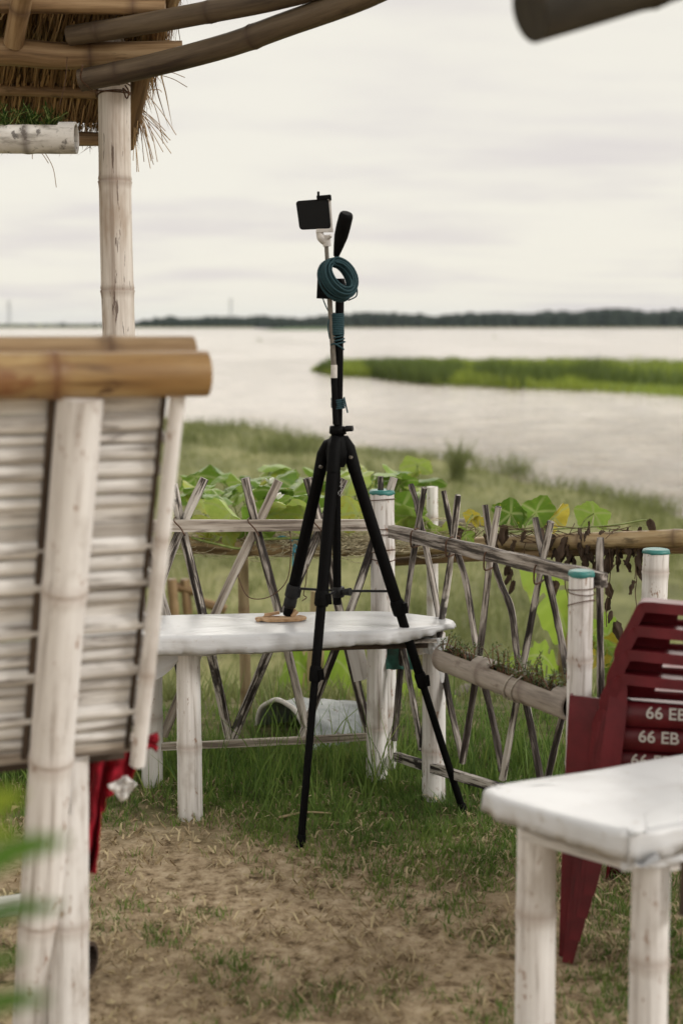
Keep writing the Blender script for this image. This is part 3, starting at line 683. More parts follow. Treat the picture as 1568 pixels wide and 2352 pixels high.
m = MB(); m.lathe(at(768, 604, Yt - .03), at(796, 489, Yt - .09), [(0, .004), (.13, .0045), (.14, .008), (.2, .010), (.35, .0145), (.55, .0195), (.75, .0205), (.93, .020), (.98, .018), (1, .015)], 18); m.build('pan_handle', BLACKPL, tp)

def helix(p0, p1, r, turns, n=14, jit=.0): 
    d = (p1 - p0); t = d.normalized(); a = t.orthogonal().normalized(); b = t.cross(a); out = []
    for i in range(int(turns * n) + 1):
        th = 2 * PI * i / n; q_ = i / (turns * n)
        out.append(p0 + d * q_ + (a * math.cos(th) + b * math.sin(th)) * (r + jit * nz(i * .4, r * 99)))
    return out
rope = thing('rope', 'teal cord coiled on the tripod head and lashed round its column', 'rope', at(778, 640, 3.97))
cc = at(778, 639, 3.985); m = MB()
ax = V((.45, -1, .35)).normalized(); e1 = V((0, 0, 1)) - ax * ax.z; e1.normalize(); e2 = ax.cross(e1)
pts = []
la = (e1 * .85 + e2 * .5).normalized(); lb_ = ax.cross(la)                # long axis of the coil lies diagonally
for k in range(30):
    q_ = R.random(); ra, rb2 = lerp(.036, .061, q_), lerp(.020, .051, q_); of = ax * R.uniform(-.016, .022) + lb_ * R.uniform(-.004, .004); tl = R.uniform(-.3, .3)
    for i in range(16):
        a = 2 * PI * i / 16; pts.append(cc + of + la * math.cos(a) * ra + lb_ * math.sin(a) * rb2 + ax * (tl * .03 * math.sin(a + k)))
m.tube(crom(pts, 2), .0029, 6)
m.build('coil', ROPE, rope)
m = MB(); m.tube(helix(at(772, 719, Yt), at(773, 768, Yt), .0205, 12, 12, .0015), .0027, 6, )
m.tube(helix(at(773, 768, Yt), at(776, 790, Yt), .0195, 3, 12, .003), .0024, 6); m.tube(crom([at(760, 792, Yt - .02), at(770, 790, Yt - .025), at(790, 803, Yt - .02)], 5), .0025, 6)
m.tube(crom([at(759, 722, Yt - .015), at(753, 750, Yt - .018), at(757, 778, Yt - .015)], 5), .002, 6); m.build('lashing', ROPE, rope)
m = MB(); m.tube(helix(at(775, 915, Yt), at(776, 938, Yt), .0185, 5, 12, .002), .0026, 6); m.tube(crom([at(790, 912, Yt - .015), at(794, 930, Yt - .018), at(798, 948, Yt - .015)], 5), .0024, 6); m.build('lashing', ROPE, rope)
m = MB(); m.tube(crom([at(741, 685, Yt), at(748, 703, Yt - .01), at(756, 718, Yt - .012)], 5), .002, 6); m.tube(crom([at(800, 690, Yt - .01), at(818, 680, Yt - .02), at(819, 660, Yt - .02), at(812, 668, Yt - .02)], 5), .002, 6); m.build('loose_end', ROPE, rope)
m = MB(); k0 = at(800, 664, Yt - .01); m.lathe(k0 - V((.012, 0, 0)), k0 + V((.016, -.006, 0)), [(0, .006), (.3, .006), (.32, .0125), (.95, .0125), (1, .010)], 12); m.build('tilt_knob', GREYPL, tp)
m = MB(); k0 = at(792, 985, Yt - .012); m.lathe(k0 - V((.01, 0, 0)), k0 + V((.022, -.01, .002)), [(0, .004), (.4, .004), (.42, .009), (1, .0085)], 10); m.build('column_knob', GREYPL, tp)
for x_, y_ in ((757, 1075), (806, 1050), (737, 1072)):
    m = MB(); q_ = at(x_, y_, Yt - .028); m.lathe(q_ - V((.003, .0, 0)), q_ + V((.002, -.006, 0)), [(0, .005), (1, .0045)], 8); m.build('hinge_bolt', SILVER, tp)
# selfie stick + phone
ss = thing('selfie_stick', 'slim silver selfie stick lashed to the tripod column, clamp at its top', 'selfie stick', at(771, 975, Yt))
Ys = Yt - .012
m = MB(); m.tube([at(749, 560, Ys), at(754, 640, Ys)], .0062, 10); m.tube([at(754, 640, Ys), at(764, 800, Ys)], .0075, 10); m.tube([at(764, 800, Ys), at(767, 850, Ys)], .0082, 10); m.build('tube', SILVER, ss)
m = MB(); m.tube([at(767, 838, Ys), at(767, 868, Ys)], .0095, 10); m.build('sleeve', PALEPL, ss)
m = MB(); m.tube([at(767, 868, Ys), at(771, 975, Ys)], [.0095, .0088], 12); m.build('grip', BLACKPL, ss)
m = MB(); m.tube([at(751, 566, Ys), at(749, 540, Ys)], .0115, 8); m.tube(crom([at(748, 556, Ys), at(737, 545, Ys), at(733, 530, Ys)], 4), [.011, .012, .012, .012, .012, .011, .01, .01, .01], 8); m.tube([at(752, 548, Ys - .008), at(760, 541, Ys - .015)], .005, 8); m.build('swivel', PALEPL, ss)
m = MB(); m.board(at(726, 530, Ys), at(765, 529, Ys), .009, .022, (0, 0, 1)); m.board(at(761, 530, Ys + .006), at(756, 455, Ys + .006), .008, .012, (1, 0, 0)); m.build('clamp_base', PALEPL, ss)
m = MB(); m.board(at(727, 455, Ys), at(759, 452, Ys), .011, .022, (0, 0, 1)); m.tube([at(731, 452, Ys), at(731, 440, Ys)], .0035, 8); m.board(at(758, 449, Ys), at(759, 460, Ys), .006, .02, (1, 0, 0)); m.build('clamp_jaw', BLACKPL, ss)
phc = [at(679, 462, Ys - .004), at(754, 456, Ys), at(760, 525, Ys), at(688, 528, Ys - .004)]
m = MB()
def rrect(off_, inset):
    c = sum(phc, V((0, 0, 0))) / 4; out = []
    for i in range(4):
        p, a, b = phc[i], phc[i - 1], phc[(i + 1) % 4]
        u, v_ = (a - p).normalized(), (b - p).normalized(); r_ = .009
        for k in range(5):
            t = k / 4 * PI / 2; q_ = p + u * r_ * (1 - math.sin(t)) + v_ * r_ * (1 - math.cos(t)); out.append(c + (q_ - c) * inset + V((0, off_, 0)))
    return out
r0, r1, r2, r3 = rrect(-.0045, .965), rrect(-.003, 1), rrect(.004, 1), rrect(.0055, .97); n = 20
m.add(r0 + r1 + r2 + r3, [[k * n + i, k * n + (i + 1) % n, (k + 1) * n + (i + 1) % n, (k + 1) * n + i] for k in range(3) for i in range(n)] + [list(range(n))[::-1], [3 * n + i for i in range(n)]], None, None, 0, True)
ph = m.build('smartphone', BLACKPL, loc=sum(phc, V((0, 0, 0))) / 4); tag(ph, 'black smartphone clamped sideways at the top of the selfie stick', 'phone')
m = MB(); sc_ = rrect(-.0050, .93); m.add(sc_, [list(range(n))[::-1]], None, None, 0, True); m.build('screen', GLASS, ph)
# cardboard under the foot
m = MB(); c0 = at(645, 1417, 4.15); c0.z = .575
po = []
for k in range(22):
    a = 2 * PI * k / 22; ca, sa = math.cos(a), math.sin(a); po.append(V((c0.x + math.copysign(abs(ca) ** .55, ca) * .073 * (1 + (.22 if ca < 0 else .06) * nz(k * 1.3, 2)) + .012 * sa, c0.y + math.copysign(abs(sa) ** .6, sa) * .027 * (1 + .3 * nz(k * 1.7, 5)), .575 + .004 * nz(k * .7, 9))))
up = [p + V((0, 0, .007 + .005 * max(0, nz(p.x * 30, p.y * 30)))) for p in po]
m.add(po + up, [[i, (i + 1) % 22, 22 + (i + 1) % 22, 22 + i] for i in range(22)] + [[22 + i for i in range(22)]], None, None, 0, True)
m.board(V((c0.x - .05, c0.y + .02, .586)), V((c0.x - .005, c0.y + .025, .592)), .008, .01); m.board(V((c0.x + .03, c0.y + .01, .585)), V((c0.x + .045, c0.y + .02, .6)), .02, .003, (1, 0, 0))
cb = m.build('cardboard_scrap', CARD, loc=c0); tag(cb, 'torn scrap of brown cardboard under the tripod foot on the white table', 'cardboard')

# ------------------------------------------------------------------ lattice fence
P0 = V((.132, 4.5, 0)); nL = V((.12, -.66, 0)); nL = V((.18, -1, 0)).normalized(); nRt = V((.9, .49, 0)).normalized()
fence = thing('lattice_fence', 'rustic bamboo fence of crossed weathered sticks with two teal-capped posts', 'fence', P0)
def cap_on(t, r_, parent):
    m = MB(); o = R.uniform(0, 9); n = 18
    for (rr, z) in (((1.0, .004),)): pass
    rings = [(.2, .004), (.75, .005), (1.0, .003), (1.05, -.002), (1.08, -.007), (1.04, -.009)]
    vs = [V((t.x + math.cos(2 * PI * i / n) * r_ * q_ * (1 + .04 * nz(i * 1.1, o)), t.y + math.sin(2 * PI * i / n) * r_ * q_, t.z + z + (.007 * nz(i * .9, o + 3) if z < -.003 else 0))) for q_, z in rings for i in range(n)]
    m.add(vs, [[k * n + i, (k + 1) * n + i, (k + 1) * n + (i + 1) % n, k * n + (i + 1) % n] for k in range(len(rings) - 1) for i in range(n)] + [list(range(n))])
    return m.build('plastic_cap', TEAL, parent)
def wire_ring(mb, c, r_, tilt, rad=.0016):
    mb.tube([c + V((math.cos(2 * PI * i / 20) * r_, math.sin(2 * PI * i / 20) * r_, tilt * math.cos(2 * PI * i / 20 + 1))) for i in range(21)], rad, 5, False)
ctop = at(877, 1128, 4.5)
m = MB(); m.bamboo([V((ctop.x + .012, 4.5, -.05)), ctop], .041, .0385, .27, first=.26); po1 = m.build('post', WHITEWASH, fence); cap_on(ctop, .0385, po1)
m = MB()
for y_, tl in ((1148, .006), (1214, .003), (1222, -.004), (1268, .012), (1281, -.006)): 
    q_ = at(877, y_, 4.5); wire_ring(m, q_, .0425, tl)
m.build('wire', WIRE, po1)
rp = onplane(1334, 1314, P0 - nRt * .075, nRt)
m = MB(); m.bamboo([V((rp.x + .004, rp.y, -.05)), rp], .0325, .031, .28, first=.40); po2 = m.build('post', WHITEWASH, fence); cap_on(rp, .031, po2)
m = MB()
for y_, tl in ((1352, .004), (1360, -.003), (1385, .012)): q_ = onplane(1334, y_, P0 - nRt * .075, nRt); wire_ring(m, q_, .034, tl, .0013)
m.build('wire', WIRE, po2)
def onL(x, y, d=0): return onplane(x, y, P0 - nL * d, nL)
def onR(x, y, d=0): return onplane(x, y, P0 + nRt * d, nRt)
# rails
m = MB(); m.board(onL(330, 1208, -.03), onL(852, 1206, -.03), .036, .02, seg=24, wob=.10); m.build('rail', RAIL, fence)
m = MB(); m.board(onL(330, 1717, -.02), onL(845, 1692, -.02), .022, .016, seg=16, wob=.2); m.build('rail', RAIL, fence)
m = MB(); m.board(onR(898, 1220, -.03), onR(1386, 1334, -.03), .038, .024, seg=24, wob=.2); m.build('rail', GREYRAIL, fence)
m = MB(); m.board(onR(910, 1738, -.02), onR(1150, 1812, -.02), .028, .02, seg=12, wob=.2); m.build('rail', STICK, fence)
LP = [([(563, 1098), (588, 1208), (638, 1400), (712, 1712)], .0135, DARKSTICK), ([(640, 1104), (588, 1214), (497, 1405), (375, 1690)], .0145, RAIL),
      ([(470, 1099), (420, 1205), (372, 1330), (250, 1690)], .014, STICK), ([(398, 1112), (418, 1212), (464, 1404), (530, 1710)], .0145, STICK),
      ([(706, 1098), (735, 1208), (776, 1390), (848, 1690)], .0145, DARKSTICK), ([(790, 1100), (735, 1214), (640, 1440), (528, 1712)], .0145, STICK),
      ([(905, 1097), (862, 1230), (806, 1396), (690, 1700)], .013, STICK), ([(305, 1100), (322, 1200), (390, 1440), (450, 1710)], .014, DARKSTICK), ([(320, 1104), (270, 1230), (190, 1440), (100, 1700)], .014, STICK)]
for i, (pp, r_, mt_) in enumerate(LP):
    d_ = .012 if i % 2 else -.006
    m = MB(); m.stick([onL(x, y, d_) for x, y in pp], r_, r_ * 1.05, 8); m.build('picket', mt_, fence, smooth=False)
RP = [[(873, 1094), (880, 1250), (938, 1554), (968, 1722)], [(943, 1113), (960, 1174), (1004, 1398), (1024, 1569), (1060, 1742)], [(974, 1120), (957, 1223), (933, 1393), (905, 1700)],
      [(1018, 1128), (1043, 1247), (1069, 1335), (1096, 1500), (1134, 1668), (1152, 1772)], [(1051, 1137), (1038, 1257), (1018, 1398), (966, 1722)],
      [(1113, 1160), (1128, 1262), (1147, 1335), (1174, 1403), (1189, 1520), (1219, 1671), (1242, 1800)], [(1144, 1164), (1125, 1281), (1101, 1496), (1061, 1752)],
      [(1228, 1189), (1245, 1276), (1272, 1393), (1301, 1540), (1345, 1800)], [(1264, 1198), (1238, 1325), (1203, 1515), (1153, 1790)], [(1400, 1215), (1350, 1400), (1292, 1638), (1256, 1790)], [(1378, 1235), (1376, 1315), (1378, 1520), (1380, 1800)]]
for i, pp in enumerate(RP):
    d_ = .012 if i % 2 else -.006
    if i == 9: pp = pp[2:]
    m = MB(); m.stick([onR(x, y, d_ + (.03 if i == 10 else 0)) for x, y in pp], .0090, .0102, 8, wob=.22); m.build('picket', DARKSTICK if i % 4 else STICK, fence, smooth=False)
m = MB()
for (x, y) in ((588, 1208), (420, 1206), (735, 1208)):
    c = onL(x, y, .0); m = MB(); m.tube(crom([c + V((-.02, -.06, .022)), c + V((.0, -.062, .0)), c + V((.012, -.06, -.022)), c + V((.0, .03, -.03)), c + V((-.02, .02, .02))], 5, True), .0024, 5); m.build('binding_wire', WIRE, fence)
for (x, y) in ((960, 1232), (1040, 1252), (1127, 1282), (1241, 1312)):
    c = onR(x, y, 0); m = MB(); m.tube(crom([c + V((-.02, -.055, .026)), c + V((-.026, -.058, .0)), c + V((-.02, -.05, -.026)), c + V((.02, .03, -.02)), c + V((.02, .03, .02))], 5, True), .0026, 5); m.build('binding_wire', WIRE, fence)
m = MB(); m.tube(crom([at(665, 1212, 4.42), at(668, 1255, 4.40), at(660, 1330, 4.40), at(620, 1370, 4.40), at(572, 1372, 4.41), at(549, 1330, 4.42), at(548, 1310, 4.43)], 8), .0017, 5)
m.build('loose_wire', WIRE, fence); m = MB(); m.tube(crom([at(706, 1295, 4.44), at(702, 1340, 4.43), at(697, 1365, 4.42), at(704, 1372, 4.43), at(694, 1380, 4.42)], 6), .0016, 5)
m.build('loose_wire', WIRE, fence)

# ------------------------------------------------------------------ bamboo planter on the fence with its plants
def planter(name, a, b, r_, mat, label, slots, bands):
    t = thing(name, label, 'planter', (a + b) / 2)
    d = (b - a); L = d.length; d.normalize(); up = V((0, 0, 1)); sd = d.cross(up).normalized(); up = sd.cross(d); n = 24; m = MB(); off = m.off()
    ks = 60
    vs = []; ats = []; nds = []
    for i in range(ks + 1):
        q_ = i / ks
        bul = 1 + max([.05 * math.exp(-((q_ - nb) * L / .012) ** 2) for nb in bands] + [0])
        for lay in (1, .84):
            for j in range(n):
                a_ = 2 * PI * j / n; rr = r_ * lay * bul * (1 + .015 * nz(q_ * 8, j * .3))
                vs.append(a + d * (q_ * L) + (sd * math.cos(a_) + up * math.sin(a_)) * rr); ats.append(V((r_ * math.cos(a_), r_ * math.sin(a_), q_ * L)) + off); nds.append((bul - 1) * 18)
    fs = []
    def opened(i, j):
        q_ = (i + .5) / ks; ang = (j + .5) / n * 360
        return any(s0 < q_ < s1 for s0, s1 in slots) and 38 < ang < 142
    for i in range(ks):
        for j in range(n):
            j2 = (j + 1) % n; o0, o1 = i * 2 * n, (i + 1) * 2 * n
            if opened(i, j):
                continue
            fs.append([o0 + j, o0 + j2, o1 + j2, o1 + j]); fs.append([o0 + n + j2, o0 + n + j, o1 + n + j, o1 + n + j2])
            for di, dj, e in ((-1, 0, 'a'), (1, 0, 'b'), (0, -1, 'c'), (0, 1, 'd')):
                if 0 <= i + di < ks and opened(i + di, (j + dj) % n):
                    E = {'a': (o0 + j, o0 + j2, o0 + n + j2, o0 + n + j), 'b': (o1 + j, o1 + j2, o1 + n + j2, o1 + n + j), 'c': (o0 + j, o1 + j, o1 + n + j, o0 + n + j), 'd': (o0 + j2, o1 + j2, o1 + n + j2, o0 + n + j2)}[e]
                    fs.append(list(E))
    for i in (0, ks):
        o0 = i * 2 * n
        for j in range(n): j2 = (j + 1) % n; fs.append([o0 + j, o0 + j2, o0 + n + j2, o0 + n + j])
    m.add(vs, fs, ats, nds); m.build('trough', mat, t)
    m = MB()
    for e in (.06, .94):
        c = a + d * (e * L); m.add([c + (sd * math.cos(2 * PI * j / 20) + up * math.sin(2 * PI * j / 20)) * r_ * .86 for j in range(20)], [list(range(20))], None, None, 0, True)
    m.grid(lambda u, v: a + d * (lerp(.07, .93, u) * L) + sd * (lerp(-.8, .8, v) * r_) + up * (r_ * (.25 + .08 * nz(u * 20, v * 5))), 30, 6); m.build('soil', plain('potting_soil', (.05, .035, .025), .95, .1, 0, 40, .5, .5), t)
    return t, d, up, sd, L
pa, pb_ = onplane(1018, 1527, P0 - nRt * .075, nRt), onplane(1318, 1602, P0 - nRt * .075, nRt)
pb_.z = pa.z = (pa.z + pb_.z) / 2
pl, pd_, pu_, ps_, pL = planter('bamboo_planter', pa, pb_, .041, GREYTROUGH, 'grey bamboo trough planter hung along the right fence, filled with straggly plants', [(.0, .30), (.44, .90)], [.37, .02, .7])
m = MB()
for e in (.60, .655):
    c = pa + pd_ * (e * pL); m.tube([c + (ps_ * math.cos(2 * PI * j / 18) + pu_ * math.sin(2 * PI * j / 18)) * .0445 + pd_ * (.02 * math.sin(2 * PI * j / 18)) for j in range(19)], .0022, 5, False)
m.build('wire', PALEWIRE, pl)
def sprigs(name, pts, label, cat, stem_m, leaf_m, h=(.05, .13), nl=26, ll=.016, lw=.004, lean=.7, droop=0.0):
    t = thing(name, label, cat, pts[0]); ms, ml = MB(), MB()
    for p in pts:
        a = R.uniform(0, 2 * PI); hh = R.uniform(*h); le = R.uniform(.1, lean)
        tip = p + V((math.cos(a) * le * hh, math.sin(a) * le * hh * .8, hh * (1 - .4 * le) - droop * hh * R.random()))
        path = crom([p, lerp(p, tip, .5) + V((0, 0, hh * .14)), tip], 5); ms.tube(path, [.0016 * (1 - .5 * k / len(path)) for k in range(len(path))], 4, False)
        for k in range(nl):
            q_ = path[min(len(path) - 1, int((k + 1) / nl * len(path)))] + V((R.gauss(0, .002),) * 3)
            b = R.uniform(0, 2 * PI); el = R.uniform(-.3, .9); d = V((math.cos(b) * math.cos(el), math.sin(b) * math.cos(el), math.sin(el))); L = ll * R.uniform(.6, 1.3)
            sdv = d.cross(V((0, 0, 1))).normalized() * lw * .5; rv = R.random()
            ml.add([q_, q_ + d * L * .45 + sdv, q_ + d * L, q_ + d * L * .45 - sdv], [[0, 1, 2, 3]], [(rv, 0, .5), (rv, .5, .5), (rv, 1, .5), (rv, .5, .5)])
    ms.build('stem', stem_m, t); ml.build('foliage', leaf_m, t); return t
pts = [pa + pd_ * (R.choice((R.uniform(.0, .3), R.uniform(.42, .92), R.uniform(.45, .9))) * pL) + pu_ * .015 + ps_ * R.uniform(-.022, .022) for _ in range(85)]
sprigs('moss_rose', pts, 'straggly green and reddish moss rose growing in the grey bamboo trough', 'plant', plain('reddish_stem', (.16, .07, .035), .7), PLANTLEAF, (.03, .095), 22, .015, .004, .9, .2)

# ------------------------------------------------------------------ vine trellis behind the fence
tr = thing('vine_trellis', 'low bamboo trellis behind the fence, poles carrying the squash vine', 'trellis', (.2, 5.3, 0))
m = MB(); m.bamboo([at(425, 1250, 5.05), at(650, 1258, 5.1), at(905, 1255, 5.2)], .034, .032, .35); m.build('pole', TRELLIS, tr)
m = MB(); m.bamboo([at(860, 1268, 5.28), at(1110, 1250, 5.0), at(1330, 1243, 4.75), at(1620, 1234, 4.5)], .026, .030, .32, hollow=(True, False)); m.build('pole', TRELLIS, tr)
m = MB(); m.bamboo([at(905, 1290, 5.3), at(1100, 1278, 5.02), at(1400, 1262, 4.72), at(1640, 1258, 4.55)], .017, .019, .3); m.build('pole', BROWNPOLE, tr)
m = MB(); m.bamboo([at(900, 1215, 6.6), at(1110, 1198, 6.0)], .022, .022, .3); m.build('pole', GREYTROUGH, tr)
for (x, y, Y, r_, mat) in ((992, 1118, 5.35, .0215, WHITEWASH), (556, 1210, 5.2, .02, TRUNK)):
    t_ = at(x, y, Y); m = MB(); m.bamboo([V((t_.x + .01, t_.y, terr(t_.x, t_.y) - .05)), t_], r_ * 1.05, r_, .3); m.build('post', mat, tr)
t_ = at(1506, 1264, 4.35)
fp = thing('capped_post', 'whitewashed bamboo post with teal cap standing behind the red chairs', 'post', V((t_.x, t_.y, 0)))
m = MB(); m.bamboo([V((t_.x - .01, t_.y, -.05)), t_], .041, .040, .42, first=.3); po3 = m.build('shaft', WHITEWASH, fp); cap_on(t_, .04, po3)
# net tangled on the pole
m = MB()
for k in range(420):
    xx = R.uniform(415, 1075) if k % 4 else R.uniform(560, 880); Y0 = 5.08 + (xx - 425) / 480 * .1 if xx < 905 else 5.15
    c = at(xx, 1243 + R.gauss(0, 13), Y0 - .048 + R.uniform(-.012, .012)); a = R.uniform(0, 6); r_ = R.uniform(.012, .05); pts = []
    for i in range(6):
        a += R.uniform(.5, 1.5); pts.append(c + V((math.cos(a) * r_ * 1.6, R.uniform(-.014, .014), math.sin(a) * r_ * .6)))
    m.tube(crom(pts, 3), .0012, 3, False)
nt = m.build('fishing_net', NETMAT, loc=at(650, 1250, 5.1)); tag(nt, 'tangled pale fishing net draped over the bamboo pole under the squash leaves', 'net')
m = MB(); m.tube(crom([at(672, 1238, 5.03), at(700, 1244, 5.02), at(676, 1262, 5.02), at(690, 1280, 5.02), at(676, 1250, 5.02), at(672, 1300, 5.03)], 6), .003, 5); m.tube(crom([at(630, 1238, 5.03), at(650, 1232, 5.02), at(672, 1243, 5.02)], 6), .003, 5)
bs = m.build('blue_string', BLUESTR, loc=at(680, 1250, 5.02)); tag(bs, 'short blue string knotted round the net on the bamboo pole', 'string')

# squash vine
def squash_mesh(seed):
    m = MB(); nr, na = 5, 36
    vs = [V((0, 0, 0))]; ats = [V((.5, 0, 0))]; rv = R.random()
    for r_ in range(1, nr + 1):
        for i in range(na):
            a = lerp(-PI * .95, PI * .95, i / (na - 1)); lob = 1 + .10 * math.cos(5 * a) + .03 * math.sin(17 * a + seed); notch = 1 - .45 * sst(PI * .72, PI * .95, abs(a)); k = r_ / nr
            rad = k * .55 * lob * notch
            x, y = math.sin(a) * rad, math.cos(a) * rad
            z = .10 * k * k * math.cos(2.5 * a + seed) * .6 + .05 * nz(x * 5 + seed, y * 5) - .16 * k * k
            vs.append(V((x, y, z))); ve = abs(((a / (2 * PI / 5)) + 100.5) % 1 - .5) * k
            ats.append(V((rv, k, ve)))
    fs = [[0, 1 + i, 2 + i] for i in range(na - 1)]
    for r_ in range(1, nr):
        b0, b1 = 1 + (r_ - 1) * na, 1 + r_ * na
        fs += [[b0 + i, b1 + i, b1 + i + 1, b0 + i + 1] for i in range(na - 1)]
    m.add(vs, fs, ats); return m
lm = []
for k in range(4):
    o = squash_mesh(k * 3.7).build('leaf', SQUASHLEAF); lm.append(o.data); bpy.data.objects.remove(o)
yl = squash_mesh(2.2); o = yl.build('leaf', YELLOWLEAF); yme = o.data; bpy.data.objects.remove(o)
vroot = V((-.1, 5.3, .7))
vine = thing('squash_vine', 'squash vine with broad bright green leaves sprawling behind the fence rail', 'vine', vroot)
def put_leaf(p, size, tilt, rz, me=None, parent=vine):
    o = bpy.data.objects.new('leaf', me or R.choice(lm)); C.objects.link(o); o.parent = parent; o.location = p - wloc(parent); o.scale = (size,) * 3
    o.rotation_euler = Euler((tilt, R.uniform(-.35, .35), rz)); return o
ms = MB()
cnt = 0
while cnt < 78:
    Y = R.uniform(5.12, 6.7); x = R.uniform(-.62, .34); z = .70 + .10 * R.random() + .05 * nz(x * 4, Y * 3)
    if x > .06 and Y < 5.5 and R.random() < .4: continue
    p = V((x * Y / 5.3, Y, z)); sz = R.uniform(.10, .17)
    put_leaf(p, sz, R.uniform(.1, .9), R.uniform(-2.2, 2.2) + PI)
    ms.tube(crom([p, p + V((R.uniform(-.03, .03), R.uniform(-.02, .04), -.06)), p + V((R.uniform(-.05, .05), .03, -.14))], 3), .003, 5, False); cnt += 1
for (x, y, Y, sz, me) in ((560, 1212, 5.0, .10, None), (510, 1218, 5.02, .12, None), (478, 1205, 5.0, .13, None), (600, 1222, 5.0, .09, None), (925, 1165, 5.25, .15, None), (950, 1190, 5.2, .16, None), (978, 1205, 5.15, .12, None), (925, 1210, 5.2, .13, None), (1040, 1222, 5.1, .10, None), (530, 1178, 5.1, .17, None), (660, 1175, 5.05, .17, None), (700, 1185, 5.0, .15, None), (600, 1172, 5.1, .16, None), (820, 1180, 5.05, .17, None)):
    put_leaf(at(x, y, Y), sz, R.uniform(.7, 1.2), PI + R.uniform(-.6, .6), me)
ms.tube(crom([at(440, 1235, 5.0), at(490, 1248, 4.99), at(555, 1260, 4.98), at(600, 1240, 5.0), at(700, 1235, 5.02)], 8), .005, 6)
ms.build('stem', VINESTEM, vine)
for (x, y) in ((622, 1112), (638, 1148)):
    m = MB(); c = at(x, y, 5.6 if y < 1130 else 5.1)
    for k in range(5):
        a = k * 1.256; d = V((math.cos(a), math.sin(a) * .6, .9)).normalized() * .032; s_ = V((-math.sin(a), math.cos(a), .2)) * .013; m.add([c, c + d * .6 + s_, c + d, c + d * .6 - s_], [[0, 1, 2, 3]])
    m.build('flower', PETAL, vine)
# right hand vine with the last leaves and the withered part
dv = thing('withered_vine', 'half withered squash vine hanging brown leaves from the bamboo pole above the planter', 'vine', at(1300, 1240, 4.75))
for (x, y, sz, me, tl) in ((1172, 1172, .115, None, 1.3), (1230, 1168, .12, None, 1.35), (1272, 1180, .115, yme, 1.2), (1362, 1172, .115, None, 1.1), (1085, 1178, .06, yme, 1.2), (1068, 1222, .07, None, 1.2), (1100, 1188, .05, yme, 1)):
    o = put_leaf(at(x, y + 8, 4.93), sz, tl, PI + R.uniform(-.9, .9), me, dv)
ms = MB()
for (x, y, x2, y2) in ((1172, 1180, 1195, 1222), (1230, 1180, 1200, 1222), (1270, 1190, 1245, 1222), (1362, 1180, 1330, 1215), (1085, 1182, 1068, 1225)): ms.tube(crom([at(x, y, 4.92), at((x + x2) / 2 - 3, (y + y2) / 2 - 4, 4.9), at(x2, y2, 4.9)], 4), .0028, 5)
ms.tube(crom([at(1150, 1225, 4.9), at(1230, 1218, 4.85), at(1330, 1212, 4.8), at(1420, 1205, 4.72), at(1480, 1195, 4.7), at(1505, 1208, 4.7)], 6), .003, 5)
ms.build('stem', VINESTEM, dv)
def dry_mesh(seed):
    m = MB(); nu, nv = 5, 7; rv = R.random()
    vs = []; ats = []
    for i in range(nu + 1):
        for j in range(nv + 1):
            u, v = i / nu * 2 - 1, j / nv; wd = math.sin(PI * min(1, v * .9 + .1)) ** .8
            vs.append(V((u * .22 * wd + .10 * nz(v * 4, u * 2, seed), .16 * nz(u * 3, v * 3, seed + 4) + .10 * math.cos(u * 4 + seed), -v * 1.0 + .08 * nz(u * 4, v * 4, seed + 8)))); ats.append(V((min(1, max(0, rv + .3 * nz(u * 3, v * 4, seed))), v, .5)))
    m.add(vs, [[i * (nv + 1) + j, (i + 1) * (nv + 1) + j, (i + 1) * (nv + 1) + j + 1, i * (nv + 1) + j + 1] for i in range(nu) for j in range(nv)], ats)
    o = m.build('withered_leaf', DRYLEAF); me = o.data; bpy.data.objects.remove(o); return me
dm = [dry_mesh(k * 5.1) for k in range(5)]
ms = MB()
DL = [(1278, 1275), (1295, 1278), (1310, 1285), (1328, 1270), (1300, 1262), (1110, 1238), (1140, 1240), (1180, 1252), (1205, 1232), (1262, 1238), (1345, 1232), (1385, 1230), (1415, 1275), (1408, 1245), (1420, 1290), (1438, 1255), (1460, 1290), (1462, 1310), (1468, 1275), (1395, 1350), (1398, 1385), (1405, 1415), (1412, 1440), (1455, 1345), (1175, 1320), (1172, 1300), (1180, 1345), (1275, 1345), (1500, 1230), (1470, 1222), (1440, 1225), (1385, 1270), (1060, 1225), (1240, 1225), (1160, 1218), (1350, 1210), (1490, 1205), (1405, 1262), (1425, 1258), (1330, 1225)] + [(R.uniform(1260, 1480), R.uniform(1228, 1300)) for _ in range(26)]
for (x, y) in DL:
    Y = 4.95 - (x - 1050) / 500 * .33
    o = bpy.data.objects.new('withered_leaf', R.choice(dm)); C.objects.link(o); o.parent = dv; o.location = at(x, y - 12, Y - .035) - wloc(dv); s_ = R.uniform(.04, .08); o.scale = (s_, s_, s_); o.rotation_euler = (R.uniform(-.4, .4), R.uniform(-.6, .6), R.uniform(0, 6))
for (x, y0, y1) in ((1395, 1260, 1440), (1458, 1250, 1400), (1462, 1245, 1330), (1285, 1245, 1290), (1300, 1250, 1275), (1415, 1245, 1300), (1174, 1250, 1350), (1300, 1330, 1400), (1205, 1245, 1290), (1140, 1245, 1290), (1490, 1240, 1300)):
    Y = 4.93 - (x - 1050) / 500 * .33
    ms.tube(crom([at(x + R.uniform(-6, 6), lerp(y0, y1, k / 4), Y - .03 + R.uniform(-.01, .01)) for k in range(5)], 4), .0016, 4, False)
